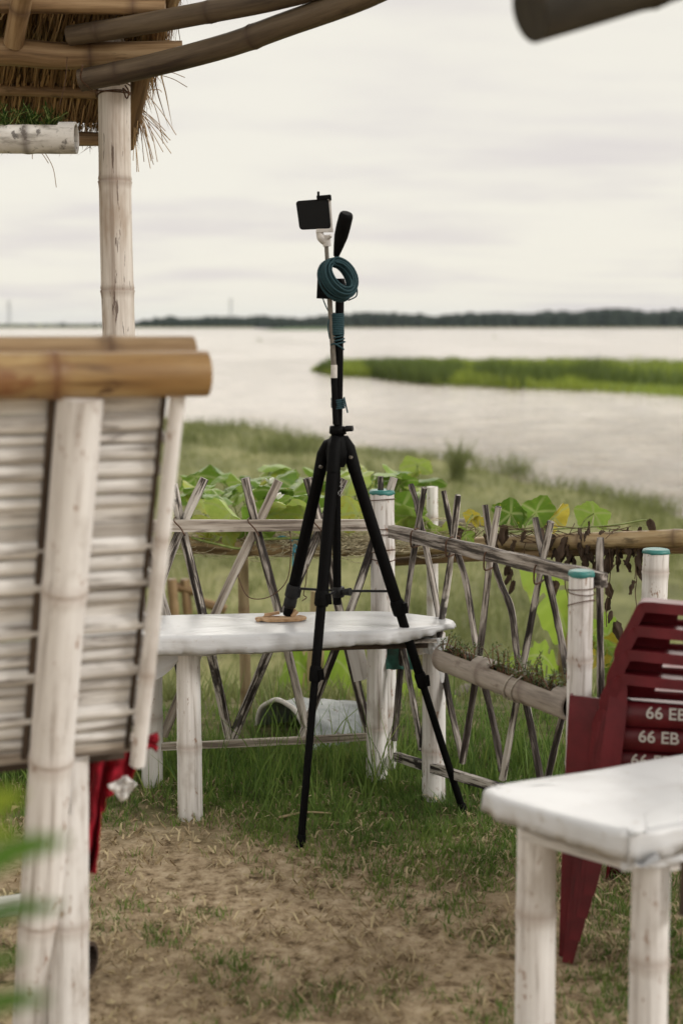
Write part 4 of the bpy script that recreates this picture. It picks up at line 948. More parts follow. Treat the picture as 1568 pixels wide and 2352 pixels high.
for k in range(26):
    x = R.uniform(1060, 1510); Y = 4.95 - (x - 1050) / 500 * .33; c = at(x, 1236 - (x - 1050) * .01 + R.uniform(-6, 4), Y - .02); a = R.uniform(0, 6)
    ms.tube(crom([c, c + V((R.uniform(-.06, .06), R.uniform(-.03, .03), R.uniform(.0, .04))), c + V((R.uniform(-.1, .1), R.uniform(-.03, .03), R.uniform(-.02, .05)))], 4), .0015, 4, False)
for x in (1322, 1338, 1345, 1440, 1462, 1215): 
    Y = 4.97 - (x - 1050) / 500 * .35; c = at(x, 1243, Y); wire_ring(ms, c, .032, .0, .002)
ms.build('dry_stem', DRYSTEM, dv)

# banana plants and debris beyond the fence
def banana(base, leaves, trunk_h, label, r_=.05):
    t = thing('banana_plant', label, 'plant', base)
    m = MB(); m.bamboo([base - V((0, 0, .1)), base + V((.02, .02, trunk_h))], r_, r_ * .7, .5, bump=.2); m.build('stem', TRUNK, t)
    for (p0, p1, p2, wdt, tear) in leaves:
        m = MB(); path = crom([p0, p1, p2], 12); k = len(path); sd0 = (p2 - p0).cross(V((.15, -1, .35))).normalized(); vs = []; ats = []; nv = 8; rv = R.uniform(.2, .9)
        for i, p in enumerate(path):
            u = i / (k - 1); w_ = wdt * math.sin(PI * min(1, u * .93 + .05)) ** .6
            for j in range(nv + 1):
                v = j / nv * 2 - 1; dr = -abs(v) ** 1.6 * w_ * .45; rip = .012 * math.sin(i * 1.3) * abs(v)
                vs.append(p + sd0 * (v * w_) + V((0, .25 * dr, dr * .5 + rip))); ats.append(V((min(1, max(0, rv + .12 * math.sin(i * 1.9 + v))), u, v * .9)))
        fs = [[i * (nv + 1) + j, (i + 1) * (nv + 1) + j, (i + 1) * (nv + 1) + j + 1, i * (nv + 1) + j + 1] for i in range(k - 1) for j in range(nv) if not (i in tear and (j < 3 or j > 5))]
        m.add(vs, fs, ats); m.build('leaf', BANANALEAF, t)
Yb = 5.6
b0 = at(1290, 1600, Yb); b0.z = terr(b0.x, b0.y)
banana(b0, [(at(1310, 1480, Yb), at(1268, 1370, Yb - .05), at(1195, 1262, Yb), .085, (13,)), (at(1285, 1560, Yb), at(1240, 1505, Yb - .1), at(1150, 1530, Yb - .1), .075, (8, 15)), (at(1310, 1480, Yb), at(1390, 1440, Yb), at(1440, 1500, Yb), .07, (9,))], .45, 'young banana plant with large light green leaves behind the right fence', .035)
b0 = at(720, 1660, 6.3); b0.z = terr(b0.x, b0.y)
banana(b0, [(at(730, 1570, 6.3), at(770, 1515, 6.25), at(830, 1590, 6.2), .10, (9,)), (at(725, 1570, 6.3), at(680, 1520, 6.3), at(640, 1560, 6.3), .08, (6,)), (at(728, 1560, 6.35), at(735, 1500, 6.4), at(760, 1440, 6.5), .07, ())], .5, 'small banana plant seen under the middle table, pale green leaf and tan stem', .045)
b0 = at(985, 1690, 6.0); b0.z = terr(b0.x, b0.y)
banana(b0, [(at(985, 1640, 6.0), at(960, 1565, 5.95), at(900, 1620, 5.9), .085, (8,)), (at(985, 1640, 6.0), at(1010, 1580, 6.0), at(1050, 1600, 6.0), .06, ())], .3, 'small banana plant seen low behind the table leg, beside the corner post', .03)
b0 = at(1385, 1560, 5.3); 
wd = thing('weed', 'yellow green leafy weed behind the chairs, beside the capped fence post', 'plant', V((b0.x, b0.y, terr(b0.x, b0.y))))
m = MB(); m.tube(crom([wloc(wd), at(1390, 1600, 5.3), at(1395, 1480, 5.3)], 6), .006, 6); m.build('stem', VINESTEM, wd)
for k in range(9): put_leaf(at(1375 + R.uniform(-8, 45), 1460 + R.uniform(0, 90), 5.25 + R.uniform(-.1, .1)), R.uniform(.06, .12), R.uniform(.8, 1.4), PI + R.uniform(-1, 1), yme if k % 2 else None, wd)
# sheet metal basin
bz = onz(715, 1672, 0); bz.y = 4.95; bz.x = at(715, 1672, 4.95).x
bs_ = thing('broken_basin', 'dented grey metal drum half lying cut open in the grass behind the middle table', 'basin', V((bz.x, bz.y, -.02)))
ax0, ax1 = V((bz.x - .10, bz.y - .09, -.04)), V((bz.x + .20, bz.y + .10, -.05)); dax = (ax1 - ax0).normalized(); sdx = V((dax.y, -dax.x, 0))
def drum(u, v, k=1.0):
    a = lerp(PI * .02, PI * .98, v); r_ = k * (.185 - .02 * u + .012 * nz(u * 5, v * 5, 3) + .008 * math.sin(v * 9 + u * 4)); c = lerp(ax0, ax1, u)
    return c + sdx * (math.cos(a) * r_) + V((0, 0, math.sin(a) * r_ * (.98 - .22 * u)))
m = MB(); m.grid(lambda u, v: drum(u, v), 16, 24); m.grid(lambda u, v: drum(u, 1 - v, .965), 16, 24)
m.add([drum(0, j / 24) for j in range(25)] + [drum(0, j / 24, .965) for j in range(25)], [[j, j + 1, 26 + j, 25 + j] for j in range(24)], None, None, 0, True); m.build('shell', SHEET, bs_)
m = MB(); m.tube([drum(0, j / 24, 1.0) for j in range(25)], .009, 8); m.build('rim', PALEPL, bs_)
m = MB(); m.add([drum(1, j / 24, .98) for j in range(25)], [list(range(25))], None, None, 0, True); m.build('end_wall', SHEET, bs_)
# rubble and sticks
rb = [(1130, 1635, 7.2, .17), (1190, 1600, 7.4, .22), (1215, 1655, 7.1, .16), (1090, 1660, 7.0, .12), (1160, 1680, 6.9, .14), (1240, 1620, 7.6, .2), (1110, 1600, 7.9, .2)]
RL = ['dark rubble stone nearest the planter end of the heap', 'largest dark rubble stone on the heap behind the fence', 'dark rubble stone at the right foot of the heap', 'small dark rubble stone left of the heap', 'low dark rubble stone in front of the heap', 'dark rubble stone at the back right of the heap', 'dark rubble stone at the back left of the heap']
for (x, y, Y, r_), lab in zip(rb, RL):
    c = at(x, y, Y); c.z = terr(c.x, c.y) + r_ * .35; m = MB(); sd = R.uniform(0, 99)
    def sfn(u, v):
        a, ph = 2 * PI * u, PI * v; d = V((math.sin(ph) * math.cos(a), math.sin(ph) * math.sin(a), math.cos(ph))); k = 1 + .3 * nz(d.x * 2 + sd, d.y * 2, d.z * 2) + .1 * nz(d.x * 6 + sd, d.y * 6, d.z * 6); return c + V((d.x * r_ * 1.2, d.y * r_, d.z * r_ * .7)) * k
    m.grid(sfn, 14, 9); tag(m.build('rubble_stone', STONE, loc=c), lab, 'stone', 'stones of the rubble heap behind the fence')
SL = [((1085, 1640), (1150, 1580), 7.0, 'thin pale stick leaning on the rubble, left one'), ((1120, 1690), (1240, 1610), 6.8, 'long pale stick lying across the rubble heap'), ((1195, 1640), (1205, 1720), 6.8, 'short pinkish stick standing in front of the rubble'), ((1060, 1690), (1075, 1590), 7.0, 'thin upright twig left of the rubble heap')]
for (a, b, Y, lab) in SL:
    m = MB(); m.stick([at(*a, Y), at(*b, Y + .1)], .013, .011, 6); tag(m.build('dry_stick', RAIL, loc=at(*a, Y)), lab, 'stick', 'dry sticks on the rubble heap')
c = at(1252, 1590, 6.2); cb_ = V((c.x, c.y, terr(c.x, c.y)))
m = MB(); m.bamboo([cb_ - V((0, 0, .1)), V((c.x + .01, c.y, at(1252, 1585, 6.2).z))], .040, .037, .28); tag(m.build('bamboo_stump', TRUNK, loc=cb_), 'yellowish bamboo stump standing behind the fence below the planter', 'bamboo stump')
c = at(698, 1530, 6.6); cb_ = V((c.x, c.y, terr(c.x, c.y)))
m = MB(); m.bamboo([cb_ - V((0, 0, .1)), at(690, 1470, 6.6)], .032, .03, .3); tag(m.build('bamboo_stump', TRUNK, loc=cb_), 'tan bamboo stake standing behind the fence under the middle table', 'bamboo stump')
# far rough fence pieces in the meadow
m = MB(); 
for a, b, Y in (((400, 1345), (460, 1362), 8.5), ((425, 1330), (432, 1410), 8.5), ((395, 1330), (402, 1420), 8.4), ((455, 1380), (520, 1400), 8.5)): m.stick([at(*a, Y), at(*b, Y)], .03, .03, 7)
tag(m.build('broken_fence', BROWNPOLE, loc=at(430, 1400, 8.5)), 'blurred broken brown fence in the meadow between bench and first crossed sticks', 'fence')
m = MB(); a, b = onz(640, 1878, .012), onz(760, 1868, .012); m.stick([a, lerp(a, b, .5) + V((0, .01, .006)), b], .0045, .003, 6); tag(m.build('dry_twig', TRUNK, loc=a), 'thin pale twig lying on the ground beside the front tripod leg', 'twig')

# ------------------------------------------------------------------ maroon plastic chairs
CHA = math.radians(162.7)
def lsec(m, path, prof, sgn, side=V((0, 1, 0))):         # sweep an L section: path points, prof(i) -> (inward width, depth)
    k = len(path); rows = []
    for i in range(k):
        T = (path[min(i + 1, k - 1)] - path[max(i - 1, 0)]).normalized(); N = T.cross(side).normalized(); wi, de = prof(i / (k - 1)); th = .006; s_ = side * sgn
        pr = [(0, 0), (0, de), (-th, de), (-th, th), (-wi, th), (-wi, 0)]
        rows.append([path[i] + s_ * a + N * b for a, b in pr])
    n = 6
    for i in range(k - 1):
        for j in range(n):
            q4 = [rows[i][j], rows[i][(j + 1) % n], rows[i + 1][(j + 1) % n], rows[i + 1][j]]
            if sgn < 0: q4 = q4[::-1]
            m.add(q4, [[0, 1, 2, 3]], None, None, 0, False)
    m.add(rows[0], [list(range(n))], None, None, 0, True); m.add(rows[-1], [list(range(n))[::-1]], None, None, 0, True)
def txt_mesh(s, size):
    cu = bpy.data.curves.new('lettering', 'FONT'); cu.body = s; cu.size = size; cu.extrude = .0006; cu.offset = .0004; cu.space_character = 1.0
    o = bpy.data.objects.new('lettering', cu); C.objects.link(o); dg = bpy.context.evaluated_depsgraph_get(); dg.update()
    me = bpy.data.meshes.new_from_object(o.evaluated_get(dg)); bpy.data.objects.remove(o); return me
TXT = txt_mesh('66 EB', .0385)
TXT.materials.clear(); TXT.materials.append(PAINT)
CLAB = ['bottom maroon chair of the stack, its front legs standing on the ground', 'second maroon chair from the bottom of the stack', 'third maroon chair from the bottom, just under the topmost one', 'topmost maroon chair of the stack, with its ribbed seat in view']
def make_chair():
    t = thing('plastic_chair', CLAB[0], 'chair', (0, 0, 0), 'stacked maroon plastic chairs')
    ex = [(-1.05, -.052), (-1.035, -.02), (-1.0, -.004)] + [(-.96 + 1.92 * i / 30, 0) for i in range(31)] + [(1.0, -.004), (1.035, -.02), (1.05, -.052)]
    def sf(u, v):
        tx, dx = ex[round(u * 36)]; ty, dy = ex[round(v * 36)]
        x = -.07 + .235 * tx; y = ty * lerp(.19, .215, (tx + 1) / 2)
        z = .43 + min(dx, dy) - .012 * (1 - tx * tx) * (1 - ty * ty) + (-.0025 * (math.sin(ty * 40) > .3) if abs(ty) < .9 and abs(tx) < .9 else 0)
        return V((x, y, z))
    m = MB(); m.grid(sf, 36, 36); o = m.build('seat', MAROON, t, local=True); md = o.modifiers.new('Solidify', 'SOLIDIFY'); md.thickness = .004
    cx_ = -.07                                            # the chair faces away from the camera: its back is on the +y side
    def mir(x, sd): return x if sd > 0 else 2 * cx_ - x
    for sd in (1, -1):
        fl = [V((mir(.226, sd), .300, 0)), V((mir(.212, sd), .270, .2)), V((mir(.190, sd), .242, .42)), V((mir(.180, sd), .236, .53))]
        m = MB(); lsec(m, crom(fl, 6), lambda q_: (.035, .024 + .022 * math.sin(PI * min(1, q_ * 1.02)) ** .8), 1) if sd > 0 else lsec(m, crom(fl, 6)[::-1], lambda q_: (.035, .024 + .022 * math.sin(PI * min(1, (1 - q_) * 1.02)) ** .8), 1); m.build('leg', MAROON, t, local=True)
        rl = [V((mir(.19, sd), -.25, 0)), V((mir(.17, sd), -.225, .22)), V((mir(.15, sd), -.205, .43))]
        m = MB(); lsec(m, crom(rl, 6) if sd > 0 else crom(rl, 6)[::-1], lambda q_: (.04, .04), -1); m.build('leg', MAROON, t, local=True)
    L_ = [V((.180, .236, .53)), V((.176, .237, .56)), V((.142, .24, .635)), V((.130, .241, .660)), V((.112, .242, .669)), V((.06, .243, .668)), V((-.01, .243, .666))]
    ar = L_ + [V((2 * cx_ - p.x, p.y, p.z)) for p in L_[::-1]]
    m = MB(); lsec(m, crom(ar, 6), lambda q_: (.050, lerp(.022, .024, min(1, min(q_, 1 - q_) * 4))), 1); m.build('back_frame', MAROON, t, local=True)
    m = MB(); m.grid(lambda u, v: V((lerp(.128, 2 * cx_ - .128, u) + .02 * (1 - v) * (1 - 2 * u), lerp(.175, .232, v) - .010 * math.sin(PI * u), lerp(.598, .660, v))), 40, 12, 0, lambda i, j: 8 < i < 32 and 3 < j < 8)
    o = m.build('back_panel', MAROON, t, local=True); md = o.modifiers.new('Solidify', 'SOLIDIFY'); md.thickness = .005
    tx = bpy.data.objects.new('lettering', TXT); C.objects.link(tx); tx.parent = t
    tx.matrix_local = Matrix(((-.9992, 0, -.04, .106), (-.04, 0, .9992, .2318), (0, 1, 0, .402), (0, 0, 0, 1)))
    return t
ch = make_chair()
fl_ = onz(1284, 2200, 0)                                   # near front foot on the ground
rotm = Matrix.Rotation(CHA, 3, 'Z'); base = fl_ - rotm @ V((.235, .28, 0))
m = MB()                                               # wide front flange of the bottom chair's near leg
lsec(m, [V((.238, .272, 0)), V((.240, .243, .3)), V((.236, .222, .55)), V((.234, .216, .605))], lambda q_: (.02, lerp(.03, .072, q_)), 1); FL = m.build('leg_flange', MAROON, ch, local=True)
for i in range(4):
    if i == 0: o = ch
    else:
        o = ch.copy(); C.objects.link(o)
        for c_ in ch.children:
            if c_ is FL or c_.name.startswith('leg_flange'): continue
            d_ = c_.copy(); C.objects.link(d_); d_.parent = o
    o['label'] = CLAB[i]; o.rotation_euler = (0, 0, CHA); o.location = base + rotm @ V((-.015 * i, 0, 0)) + V((0, 0, .056 * i))

# ------------------------------------------------------------------ bamboo bench at the left
Rr = at(478, 853, 2.45); yaw = math.radians(21); av = V((-math.cos(yaw), -math.sin(yaw), 0)); nv_ = V((math.sin(yaw), -math.cos(yaw), 0)); rec = math.radians(16)
dv_ = V((0, 0, -1)) * math.cos(rec) - nv_ * math.sin(rec); on_ = dv_.cross(av).normalized()
if on_.dot(nv_) < 0: on_ = -on_
def B(s, t, o=0): return Rr + av * s + dv_ * t + on_ * o
bench = thing('bamboo_bench', 'tall bamboo bench in the left foreground, whitewashed slatted back under a yellow bamboo rail', 'bench', V((B(.5, 1.4).x, B(.5, 1.4).y, 0)))
m = MB(); m.bamboo([B(.008, -.002, .018), B(1.3, -.002, .018)], .0385, .040, .42, first=.26, bump=1.0, n=24); m.build('top_rail', TAN, bench)
m = MB(); m.bamboo([B(.014, -.012, -.052), B(1.3, -.012, -.052)], .034, .036, .4, first=.15, n=20); m.build('top_rail', BROWNPOLE, bench)
m = MB(); m.bamboo([B(.222, .03, .022), B(.256, .75, .022), B(.285, 1.50, .03)], .0385, .041, .33, first=.36, n=24); m.build('stile', WHITEWASH, bench)
m = MB(); m.bamboo([B(.055, .035, .016), B(.092, .77, .016)], .0135, .0145, .3, n=14); m.build('stile', WHITEWASH, bench)
m = MB(); m.board(B(.074, .03, .0), B(.110, .74, .0), .008, .008, on_); m.build('stile', DARKWOOD, bench)  # dark strip stands in for the narrow shadowed gap beside the slats
m = MB(); m.board(B(.264, .03, .0), B(.300, .74, .0), .008, .012, on_); m.build('stile', DARKWOOD, bench)  # second dark strip, drawing the shadowed gap left of the thick stile
m = MB(); t_ = .046
while t_ < .715:
    h = R.uniform(.017, .037); g_ = R.choice((-.001, 0, 0, .001, .001, .002, .006)); dp = R.uniform(-.006, .003); tl = R.uniform(-.006, .006)
    if R.random() < .25: m.board(B(.066 + .045 * t_, t_ + h / 2, dp - .012), B(1.25, t_ + h / 2 + tl, dp - .012), h, .010, dv_, seg=18, wob=.10)
    else: m.stick([B(.068 + .045 * t_ + R.uniform(-.006, .004), t_ + h / 2, dp - .012), B(1.25, t_ + h / 2 + tl, dp - .012)], h / 2, h / 2, 10, wob=.1)
    t_ += h + g_
m.build('back_slats', GREYBOARD, bench)
m = MB(); m.board(B(.09, .742, -.02), B(1.25, .744, -.02), .022, .03, dv_, seg=8, wob=.1); m.build('seat_rail', RAIL, bench)
lt = at(150, 1735, 2.62); m = MB(); m.bamboo([V((lt.x - .012, lt.y + .01, -.03)), lt + V((.01, 0, 0))], .040, .035, .30, first=.33, n=20); m.build('leg', WHITEWASH, bench)
m = MB(); lb = at(150, 1785, 2.58); m.board(lb, at(150, 1870, 2.58), .018, .012, (1, 0, 0)); m.build('bracket', DARKWOOD, bench)
sb = B(.1, .79, -.05); inn = -nv_
m = MB()
for k in range(9): m.board(sb + inn * (.03 + k * .05) + V((0, 0, -.0)), sb + av * 1.2 + inn * (.03 + k * .05), .018, .046, (0, 0, 1), seg=4, wob=.05)
m.build('seat', DARKWOOD, bench)
for s_, ii_ in ((.04, .46), (.9, .46)):
    q_ = sb + av * s_ + inn * ii_; m = MB(); m.bamboo([V((q_.x, q_.y, -.03)), q_ - V((0, 0, .012))], .034, .033, .3); m.build('leg', WHITEWASH, bench)
q_ = sb + av * .04 + inn * .46; q2 = sb + av * .9 + inn * .46; m = MB(); m.bamboo([V((q_.x, q_.y, .16)), V((q2.x, q2.y, .16))], .024, .026, .3); m.build('stretcher', WHITEWASH, bench)
# red cloth and white rag hanging from the seat end
Yr = 2.78
m = MB(); rc0 = at(222, 1738, Yr); rc1 = at(350, 1700, Yr)
def rfn(u, v):
    x = lerp(215, 362, u); y0 = 1730 - 50 * u; y1 = lerp(1835, 1735, sst(.15, .95, u)) - 22 * math.sin(u * 9) * (u > .3) + 30 * (u < .2)
    p = at(x + 8 * nz(u * 5, v * 4, 4), lerp(y0, y1, v), Yr + .025 * math.sin(u * 11 + v * 2) + .02 * nz(u * 6, v * 6)); return p
m.grid(rfn, 30, 14)
def rf2(u, v):
    y = lerp(1738, 2002, v); xl = lerp(212, 186, v ** .8) - 2; xr = lerp(246, 222, v)
    return at(lerp(xl, xr, u) + 4 * nz(v * 7, u * 2, 9), y + 10 * (u - .5) * v, Yr - .02 + .02 * math.sin(u * 8 + v * 3))
m.grid(rf2, 12, 30); o = m.build('red_cloth', REDCL, loc=at(240, 1760, Yr)); md = o.modifiers.new('Solidify', 'SOLIDIFY'); md.thickness = .003
tag(o, 'crumpled dark red cloth hanging from the end of the bench seat', 'cloth')
wr = [at(247, 1803, Yr - .05), at(288, 1782, Yr - .04), at(316, 1800, Yr - .06), at(306, 1820, Yr - .03), at(282, 1842, Yr - .05)]
m = MB(); m.grid(lambda u, v: lerp(lerp(wr[0], wr[1], u), lerp(wr[4], wr[2], u), v) + V((0, .012 * nz(u * 4, v * 4, 2), 0)), 12, 12); o = m.build('white_rag', WHITERAG, loc=wr[0]); md = o.modifiers.new('Solidify', 'SOLIDIFY'); md.thickness = .003
tag(o, 'small white scrap hanging below the red cloth by the bench', 'rag')
a = onz(186, 2205, .05); m = MB(); m.tube([a + V((-.09, .03, 0)), a + V((.02, -.008, 0))], .043, 20, hollow=(False, True)); o = m.build('pipe_end', DARKWOOD, loc=a); tag(o, 'dark hollow bamboo tube lying on the soil behind the bench leg', 'tube')
# out-of-focus plant at the lower left
pb0 = V((-.40, .98, 0)); npl = thing('leafy_plant', 'blurred green plant with lance shaped leaves at the lower left edge', 'plant', pb0)
m = MB(); m.tube(crom([pb0, at(-120, 2250, 1.0), at(-140, 1900, 1.0)], 6), .008, 8); m.build('stem', VINESTEM, npl)
for (x0, y0, x1, y1, w_, rv, Y) in ((-130, 2070, 160, 1925, .030, .35, .92), (-140, 2180, 150, 2080, .024, .05, .96), (-130, 2390, 120, 2290, .028, .1, .9), (-130, 1960, 60, 1820, .034, .95, 1.0), (-130, 2000, 40, 1905, .026, .9, 1.04), (-100, 2080, 30, 1985, .02, .3, .96), (-140, 2330, 60, 2190, .02, .15, 1.0)):
    a, b = at(x0, y0, Y), at(x1, y1, Y - .03); md_ = lerp(a, b, .5) + V((0, 0, .014)); path = crom([a, md_, b], 8); m = MB(); k = len(path); vs = []; ats = []
    for i, p in enumerate(path):
        u = i / (k - 1); ww = w_ * .46 * math.sin(PI * (.06 + .94 * u)) ** .7 + .001
        for j in range(5): v = j / 2 - 1; vs.append(p + V((.1 * v * ww, -.5 * v * ww, v * ww * .85 - .2 * abs(v) * ww))); ats.append(V((rv, u, .3 + v)))
    m.add(vs, [[i * 5 + j, (i + 1) * 5 + j, (i + 1) * 5 + j + 1, i * 5 + j + 1] for i in range(k - 1) for j in range(4)], ats); m.build('leaf', NEARLEAF, npl)

# ------------------------------------------------------------------ thatched hut at the upper left
hp = at(262, 300, 4.6)
hut = thing('thatched_hut', 'open bamboo hut with thatched eave and whitewashed post at the upper left', 'hut', V((hp.x, hp.y, 0)))
m = MB(); ptop = at(262, 120, 4.6); m.bamboo([V((at(275, 760, 4.6).x + .02, 4.6, -.05)), at(270, 660, 4.6), ptop], .0545, .050, .341, first=.242, n=22, bump=1.0, jit=0)
m.build('post', POSTWASH, hut)
# thatch plane: eave low and far, rising towards the camera
e0, e1 = at(-420, 330, 5.0), at(300, 325, 4.85); u0, u1 = at(-420, -120, 4.25), at(425, -60, 4.3)
def TP(u, v, h=0): return lerp(lerp(e0, e1, u), lerp(u0, u1, u), v) + V((0, 0, h))
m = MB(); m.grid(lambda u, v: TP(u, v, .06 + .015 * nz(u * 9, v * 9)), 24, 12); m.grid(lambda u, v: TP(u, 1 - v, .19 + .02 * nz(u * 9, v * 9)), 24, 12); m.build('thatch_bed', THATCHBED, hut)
m = MB(); upd = (u0 - e0).normalized()
def strand(p, d, L, w_, bend=.0):
    rv = R.uniform(-3, 3); sd = d.cross(V((R.uniform(-.4, .4), -1, R.uniform(-.2, .6)))).normalized() * w_ / 2; q1 = p + d * L * .5 + V((R.gauss(0, .006), R.gauss(0, .006), bend * .3)); q2 = p + d * L + V((R.gauss(0, .012), 0, -bend)); tt = V((rv, rv * 2, rv * 3))
    m.add([p - sd, p + sd, q1 + sd * .8, q1 - sd * .8, q2], [[0, 1, 2, 3], [3, 2, 4]], [tt] * 5, None, 0, True)
dn = -upd
for k in range(4200):
    u, v = R.uniform(.25, .995), R.uniform(.0, 1.0); p = TP(u, min(1, v + .08), R.uniform(.005, .05)); 
    d = (dn + V((R.gauss(.02, .06 if k % 6 else .22) + .12 * (u - .6), R.gauss(0, .03), R.gauss(0, .035)))).normalized(); strand(p, d, min(R.uniform(.2, .45), v * .7 + R.uniform(.04, .10)), R.uniform(.003, .0075))
for k in range(500):                                     # ragged eave
    u = R.uniform(.25, .99); p = TP(u, R.uniform(.0, .12), R.uniform(-.005, .05)); d = (dn + V((R.gauss(0, .15), R.gauss(0, .1), -.35))).normalized(); strand(p, d, R.uniform(.03, .085), R.uniform(.002, .004))
for k in range(420):                                     # rake edge at the right
    v = R.uniform(0, 1); p = TP(R.uniform(.985, 1.005), v, R.uniform(.01, .16)); d = (dn * 1.0 + V((R.uniform(-.05, .5), R.gauss(0, .1), R.uniform(-.3, .1)))).normalized(); strand(p, d, R.uniform(.06, .16), .0035)
for (x, y, x2, y2) in [(305, 235, R.uniform(305, 395), R.uniform(300, 395)) for _ in range(24)] + [(345, 175, 430, 200), (350, 165, 425, 178), (330, 215, 405, 310), (335, 190, 375, 330), (320, 240, 362, 372), (340, 200, 372, 212), (100, 345, 130, 430), (88, 345, 112, 375), (70, 345, 75, 365), (345, 180, 360, 205)]:
    a, b = at(x + R.uniform(-6, 6), y + R.uniform(-10, 10), 4.78), at(x2, y2, 4.75 + R.uniform(-.05, .05)); tt = V((R.uniform(-3, 3),) * 3)
    m.tube(crom([a, lerp(a, b, .5) + V((R.uniform(.0, .01), 0, R.uniform(0, .012))), b], 4), .0012, 4, False, off=tt)
m.build('thatch', THATCH, hut)
def pole(name, pts, r0, r1, mat, **kw):
    m = MB(); m.bamboo(pts, r0, r1, **kw); return m.build(name, mat, hut)
pole('tie_beam', [at(-420, 108, 4.42), at(0, 118, 4.45), at(150, 128, 4.47), at(420, 122, 4.5)], .046, .037, BROWNPOLE, spacing=.5, n=18)
pole('tie_beam', [at(-420, 98, 4.62), at(250, 102, 4.66), at(405, 112, 4.68)], .030, .024, BROWNPOLE, spacing=.4)
pole('purlin', [at(-420, 203, 4.72), at(0, 206, 4.72), at(222, 214, 4.7)], .0205, .0185, BROWNPOLE, spacing=.4)
pole('purlin', [at(150, 318, 4.83), at(240, 320, 4.8)], .025, .022, BROWNPOLE, spacing=.4)
pole('purlin', [at(-420, 10, 4.33), at(120, 14, 4.35), at(380, 18, 4.36)], .022, .022, BROWNPOLE, spacing=.35)
pole('rafter', [at(32, 100, 4.42), at(62, -60, 4.25)], .030, .030, BROWNPOLE, spacing=.4)
pole('rafter', [at(292, 335, 4.82), at(335, 150, 4.62), at(405, -40, 4.38)], .026, .030, BROWNPOLE, spacing=.35)
pole('rafter', [at(185, 185, 4.42), at(330, 155, 4.38), at(520, 105, 4.25), at(640, 62, 4.15), at(860, -20, 4.0), at(1010, -110, 3.9), at(1500, -420, 3.55), at(1900, -700, 3.3)], .033, .038, BACKLITPOLE, spacing=.45, n=18, first=.12)
pole('rafter', [at(160, 82, 4.42), at(290, 62, 4.36), at(440, 35, 4.25), at(650, -8, 4.1), at(800, -60, 4.0), at(1300, -300, 3.65), at(1750, -560, 3.35)], .030, .036, BACKLITPOLE, spacing=.4, n=18, first=.1)
pole('post_head', [at(262, 125, 4.55), at(265, -30, 4.52)], .044, .044, POSTWASH, spacing=.5)
m = MB()
for y_, tl in ((203, .012), (212, -.006), (218, .008)): wire_ring(m, at(262, y_, 4.6), .053, tl, .0022)
wire_ring(m, at(300, 240, 4.74), .03, .004, .0015); m.tube(crom([at(190, 150, 4.34), at(186, 180, 4.37), at(205, 200, 4.4), at(225, 214, 4.45)], 5), .003, 5)
m.tube(crom([at(155, 130, 4.4), at(150, 190, 4.4), at(138, 240, 4.4)], 4), .0012, 4)
k0 = at(288, 196, 4.54); m.tube(crom([k0, k0 + V((.012, -.01, -.02)), k0 + V((.004, 0, -.04)), k0 + V((-.006, -.01, -.01)), k0 + V((.014, 0, -.03))], 4), .0025, 5); m.build('lashing', WIRE, hut)
ha, hb_ = at(-150, 315, 4.42), at(176, 317, 4.42)
MOTTLE = streak('mottled_white_bamboo', [(.3, (.34, .32, .29)), (.45, (.58, .555, .52)), (.7, (.68, .66, .63))], (30, 30, 8), bump=.3, rough=.75, spots=[((.09, .08, .075), (28, 28, 34), .57, .67, .85), ((.30, .28, .25), (9, 9, 5), .5, .68, .6)], node=((.12, .10, .09), .8), var=.04)
hpn, hd, hu, hs, hL = planter('hanging_planter', ha, hb_, .0475, MOTTLE, 'white bamboo tube planter hung under the thatched eave, ferny plants inside', [(.05, .88)], [.66])
pts = [ha + hd * (R.uniform(.1, .86) * hL) + hu * .02 + hs * R.uniform(-.03, .03) for _ in range(110)]
sprigs('hanging_fern', pts, 'feathery dark green plant spilling from the white hanging planter', 'plant', VINESTEM, FERNLEAF, (.04, .10), 26, .022, .004, 1.0, .5)
# rafter end of the roof over the photographer
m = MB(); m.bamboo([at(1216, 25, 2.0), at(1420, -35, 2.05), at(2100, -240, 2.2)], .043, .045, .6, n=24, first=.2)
o = m.build('roof_pole', streak('backlit_dark_bamboo', [(.3, (.022, .018, .012)), (.6, (.042, .035, .024)), (.8, (.06, .05, .034))], (20, 20, 3), rough=.8, var=0), loc=at(1222, 42, 2.0)); tag(o, 'dark rounded end of a thick bamboo pole jutting in at the top right', 'pole')  # base colour darkened to carry the backlit shade of the pole end

# ------------------------------------------------------------------ air
hz = MB(); bx0, bx1, by0, by1, bz0, bz1 = -3100, 3100, -450, 4600, -9, 32
hz.add([(bx0, by0, bz0), (bx1, by0, bz0), (bx1, by1, bz0), (bx0, by1, bz0), (bx0, by0, bz1), (bx1, by0, bz1), (bx1, by1, bz1), (bx0, by1, bz1)], [[3, 2, 1, 0], [4, 5, 6, 7], [0, 1, 5, 4], [1, 2, 6, 5], [2, 3, 7, 6], [3, 0, 4, 7]], None, None, 0, True)
hm = bpy.data.materials.new('haze'); hm.use_nodes = True; hn = hm.node_tree; hn.nodes.remove(hn.nodes['Principled BSDF'])
pv = hn.nodes.new('ShaderNodeVolumePrincipled'); pv.inputs['Color'].default_value = (.72, .86, 1, 1); pv.inputs['Density'].default_value = .00006; hn.links.new(pv.outputs[0], hn.nodes['Material Output'].inputs['Volume'])
tag(hz.build('haze', hm), kind='stuff')

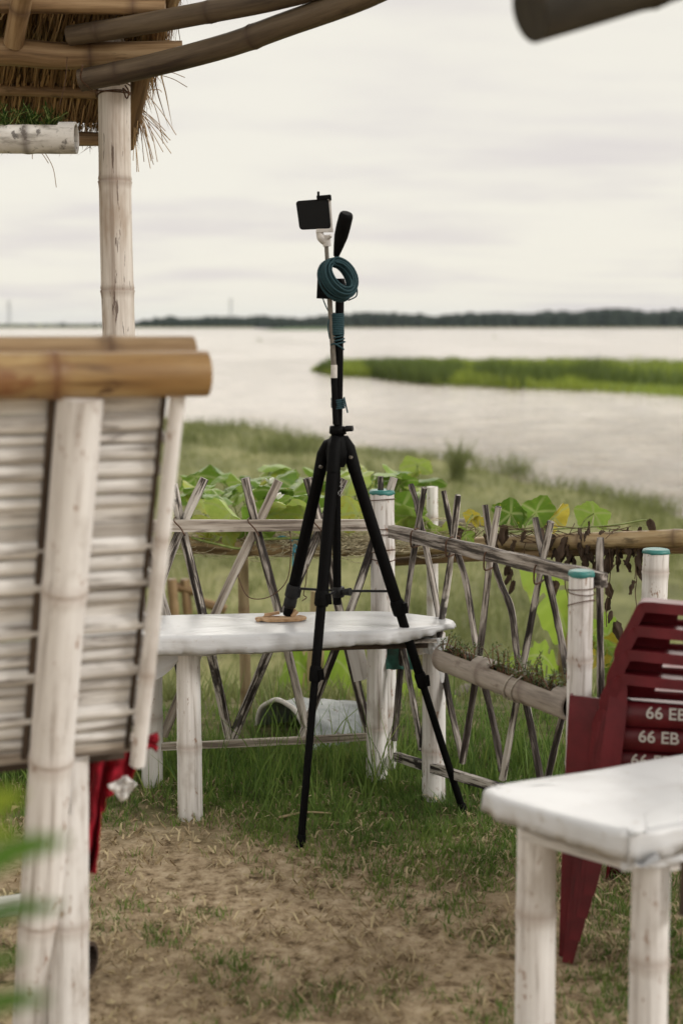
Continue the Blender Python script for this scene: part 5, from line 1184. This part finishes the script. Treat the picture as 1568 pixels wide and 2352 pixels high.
# ------------------------------------------------------------------ camera, light, sky
cam = bpy.data.cameras.new('camera'); co = bpy.data.objects.new('camera', cam); C.objects.link(co); co.location = (0, 0, HC); co.rotation_euler = (PI / 2 - TH, 0, 0)
cam.sensor_fit = 'VERTICAL'; cam.sensor_height = 36; cam.sensor_width = 24; cam.lens = 36 * F / 2352; cam.clip_end = 20000; cam.clip_start = .05
cam.dof.use_dof = True; cam.dof.focus_distance = 4.35; cam.dof.aperture_fstop = 2.15; cam.dof.aperture_blades = 7
bpy.context.scene.camera = co
SE, SA = math.radians(30), math.radians(112)              # elevation, azimuth to the right of straight ahead
sdir = V((math.sin(SA) * math.cos(SE), math.cos(SA) * math.cos(SE), math.sin(SE)))
sl = bpy.data.lights.new('sun', 'SUN'); sl.energy = 1.5; sl.angle = math.radians(12); sl.color = (1, .96, .90)
so = bpy.data.objects.new('sun', sl); C.objects.link(so); so.rotation_euler = sdir.to_track_quat('Z', 'Y').to_euler(); so.location = (3, 3, 9)
wd_ = bpy.data.worlds.new('World'); bpy.context.scene.world = wd_; wd_.use_nodes = True; nt_ = wd_.node_tree; bgn = nt_.nodes['Background']
class WG(G):
    def __init__(s): s.t = nt_; s.b = None
g = WG(); sky = g.n('ShaderNodeTexSky', sky_type='NISHITA'); sky.sun_disc = False; sky.sun_elevation = SE; sky.sun_rotation = SA
tc = g.n('ShaderNodeTexCoord').outputs['Generated']; sp = g.n('ShaderNodeSeparateXYZ'); g.l(tc, sp.inputs[0])
zz = g.math('ADD', g.math('MAXIMUM', sp.outputs[2], 0.0), .10)
cb = g.n('ShaderNodeCombineXYZ'); g.l(g.math('DIVIDE', sp.outputs[0], zz), cb.inputs[0]); g.l(g.math('DIVIDE', sp.outputs[1], zz), cb.inputs[1])
n1 = g.noise(cb.outputs[0], (.42, .62, 1), 7, .55); n2 = g.noise(cb.outputs[0], (1.3, 2.2, 1), 5, .5)
cf = g.mrange(g.math('ADD', g.math('MULTIPLY', n1, .75), g.math('MULTIPLY', n2, .25)), .44, .62)
ccol = g.mix(cf, (.768, .733, .65), (.655, .61, .585))
back = g.mrange(sp.outputs[1], .85, -.3, 1.0, 1.42)       # unseen sky behind the camera brightened as added fill for the foreground
zen = g.mrange(sp.outputs[2], .4, .95, 1.0, .5)
band = g.math('MULTIPLY', g.mrange(sp.outputs[2], .215, .33, 0, 1.0), g.mrange(sp.outputs[2], .5, .75, 1.0, 0))
glow = g.math('MULTIPLY', band, g.mrange(sp.outputs[1], .5, .95, 0, 5.0))     # added bright band above the view, put in to light up the water
br_ = g.math('ADD', g.math('MULTIPLY', back, zen), glow)
sc2 = g.n('ShaderNodeVectorMath', operation='SCALE'); g.l(ccol, sc2.inputs[0]); g.l(br_, sc2.inputs['Scale'])
sks = g.n('ShaderNodeVectorMath', operation='SCALE'); g.l(sky.outputs[0], sks.inputs[0]); sks.inputs['Scale'].default_value = .1
g.l(g.mix(.93, sks.outputs[0], sc2.outputs[0]), bgn.inputs[0]); bgn.inputs[1].default_value = 1.0
sn = bpy.context.scene; sn.view_settings.view_transform = 'Standard'; sn.view_settings.look = 'None'; sn.view_settings.exposure = .28; sn.view_settings.gamma = 1; sn.view_settings.use_curve_mapping = False
sn.render.engine = 'CYCLES'; sn.cycles.use_denoising = True; sn.cycles.max_bounces = 8
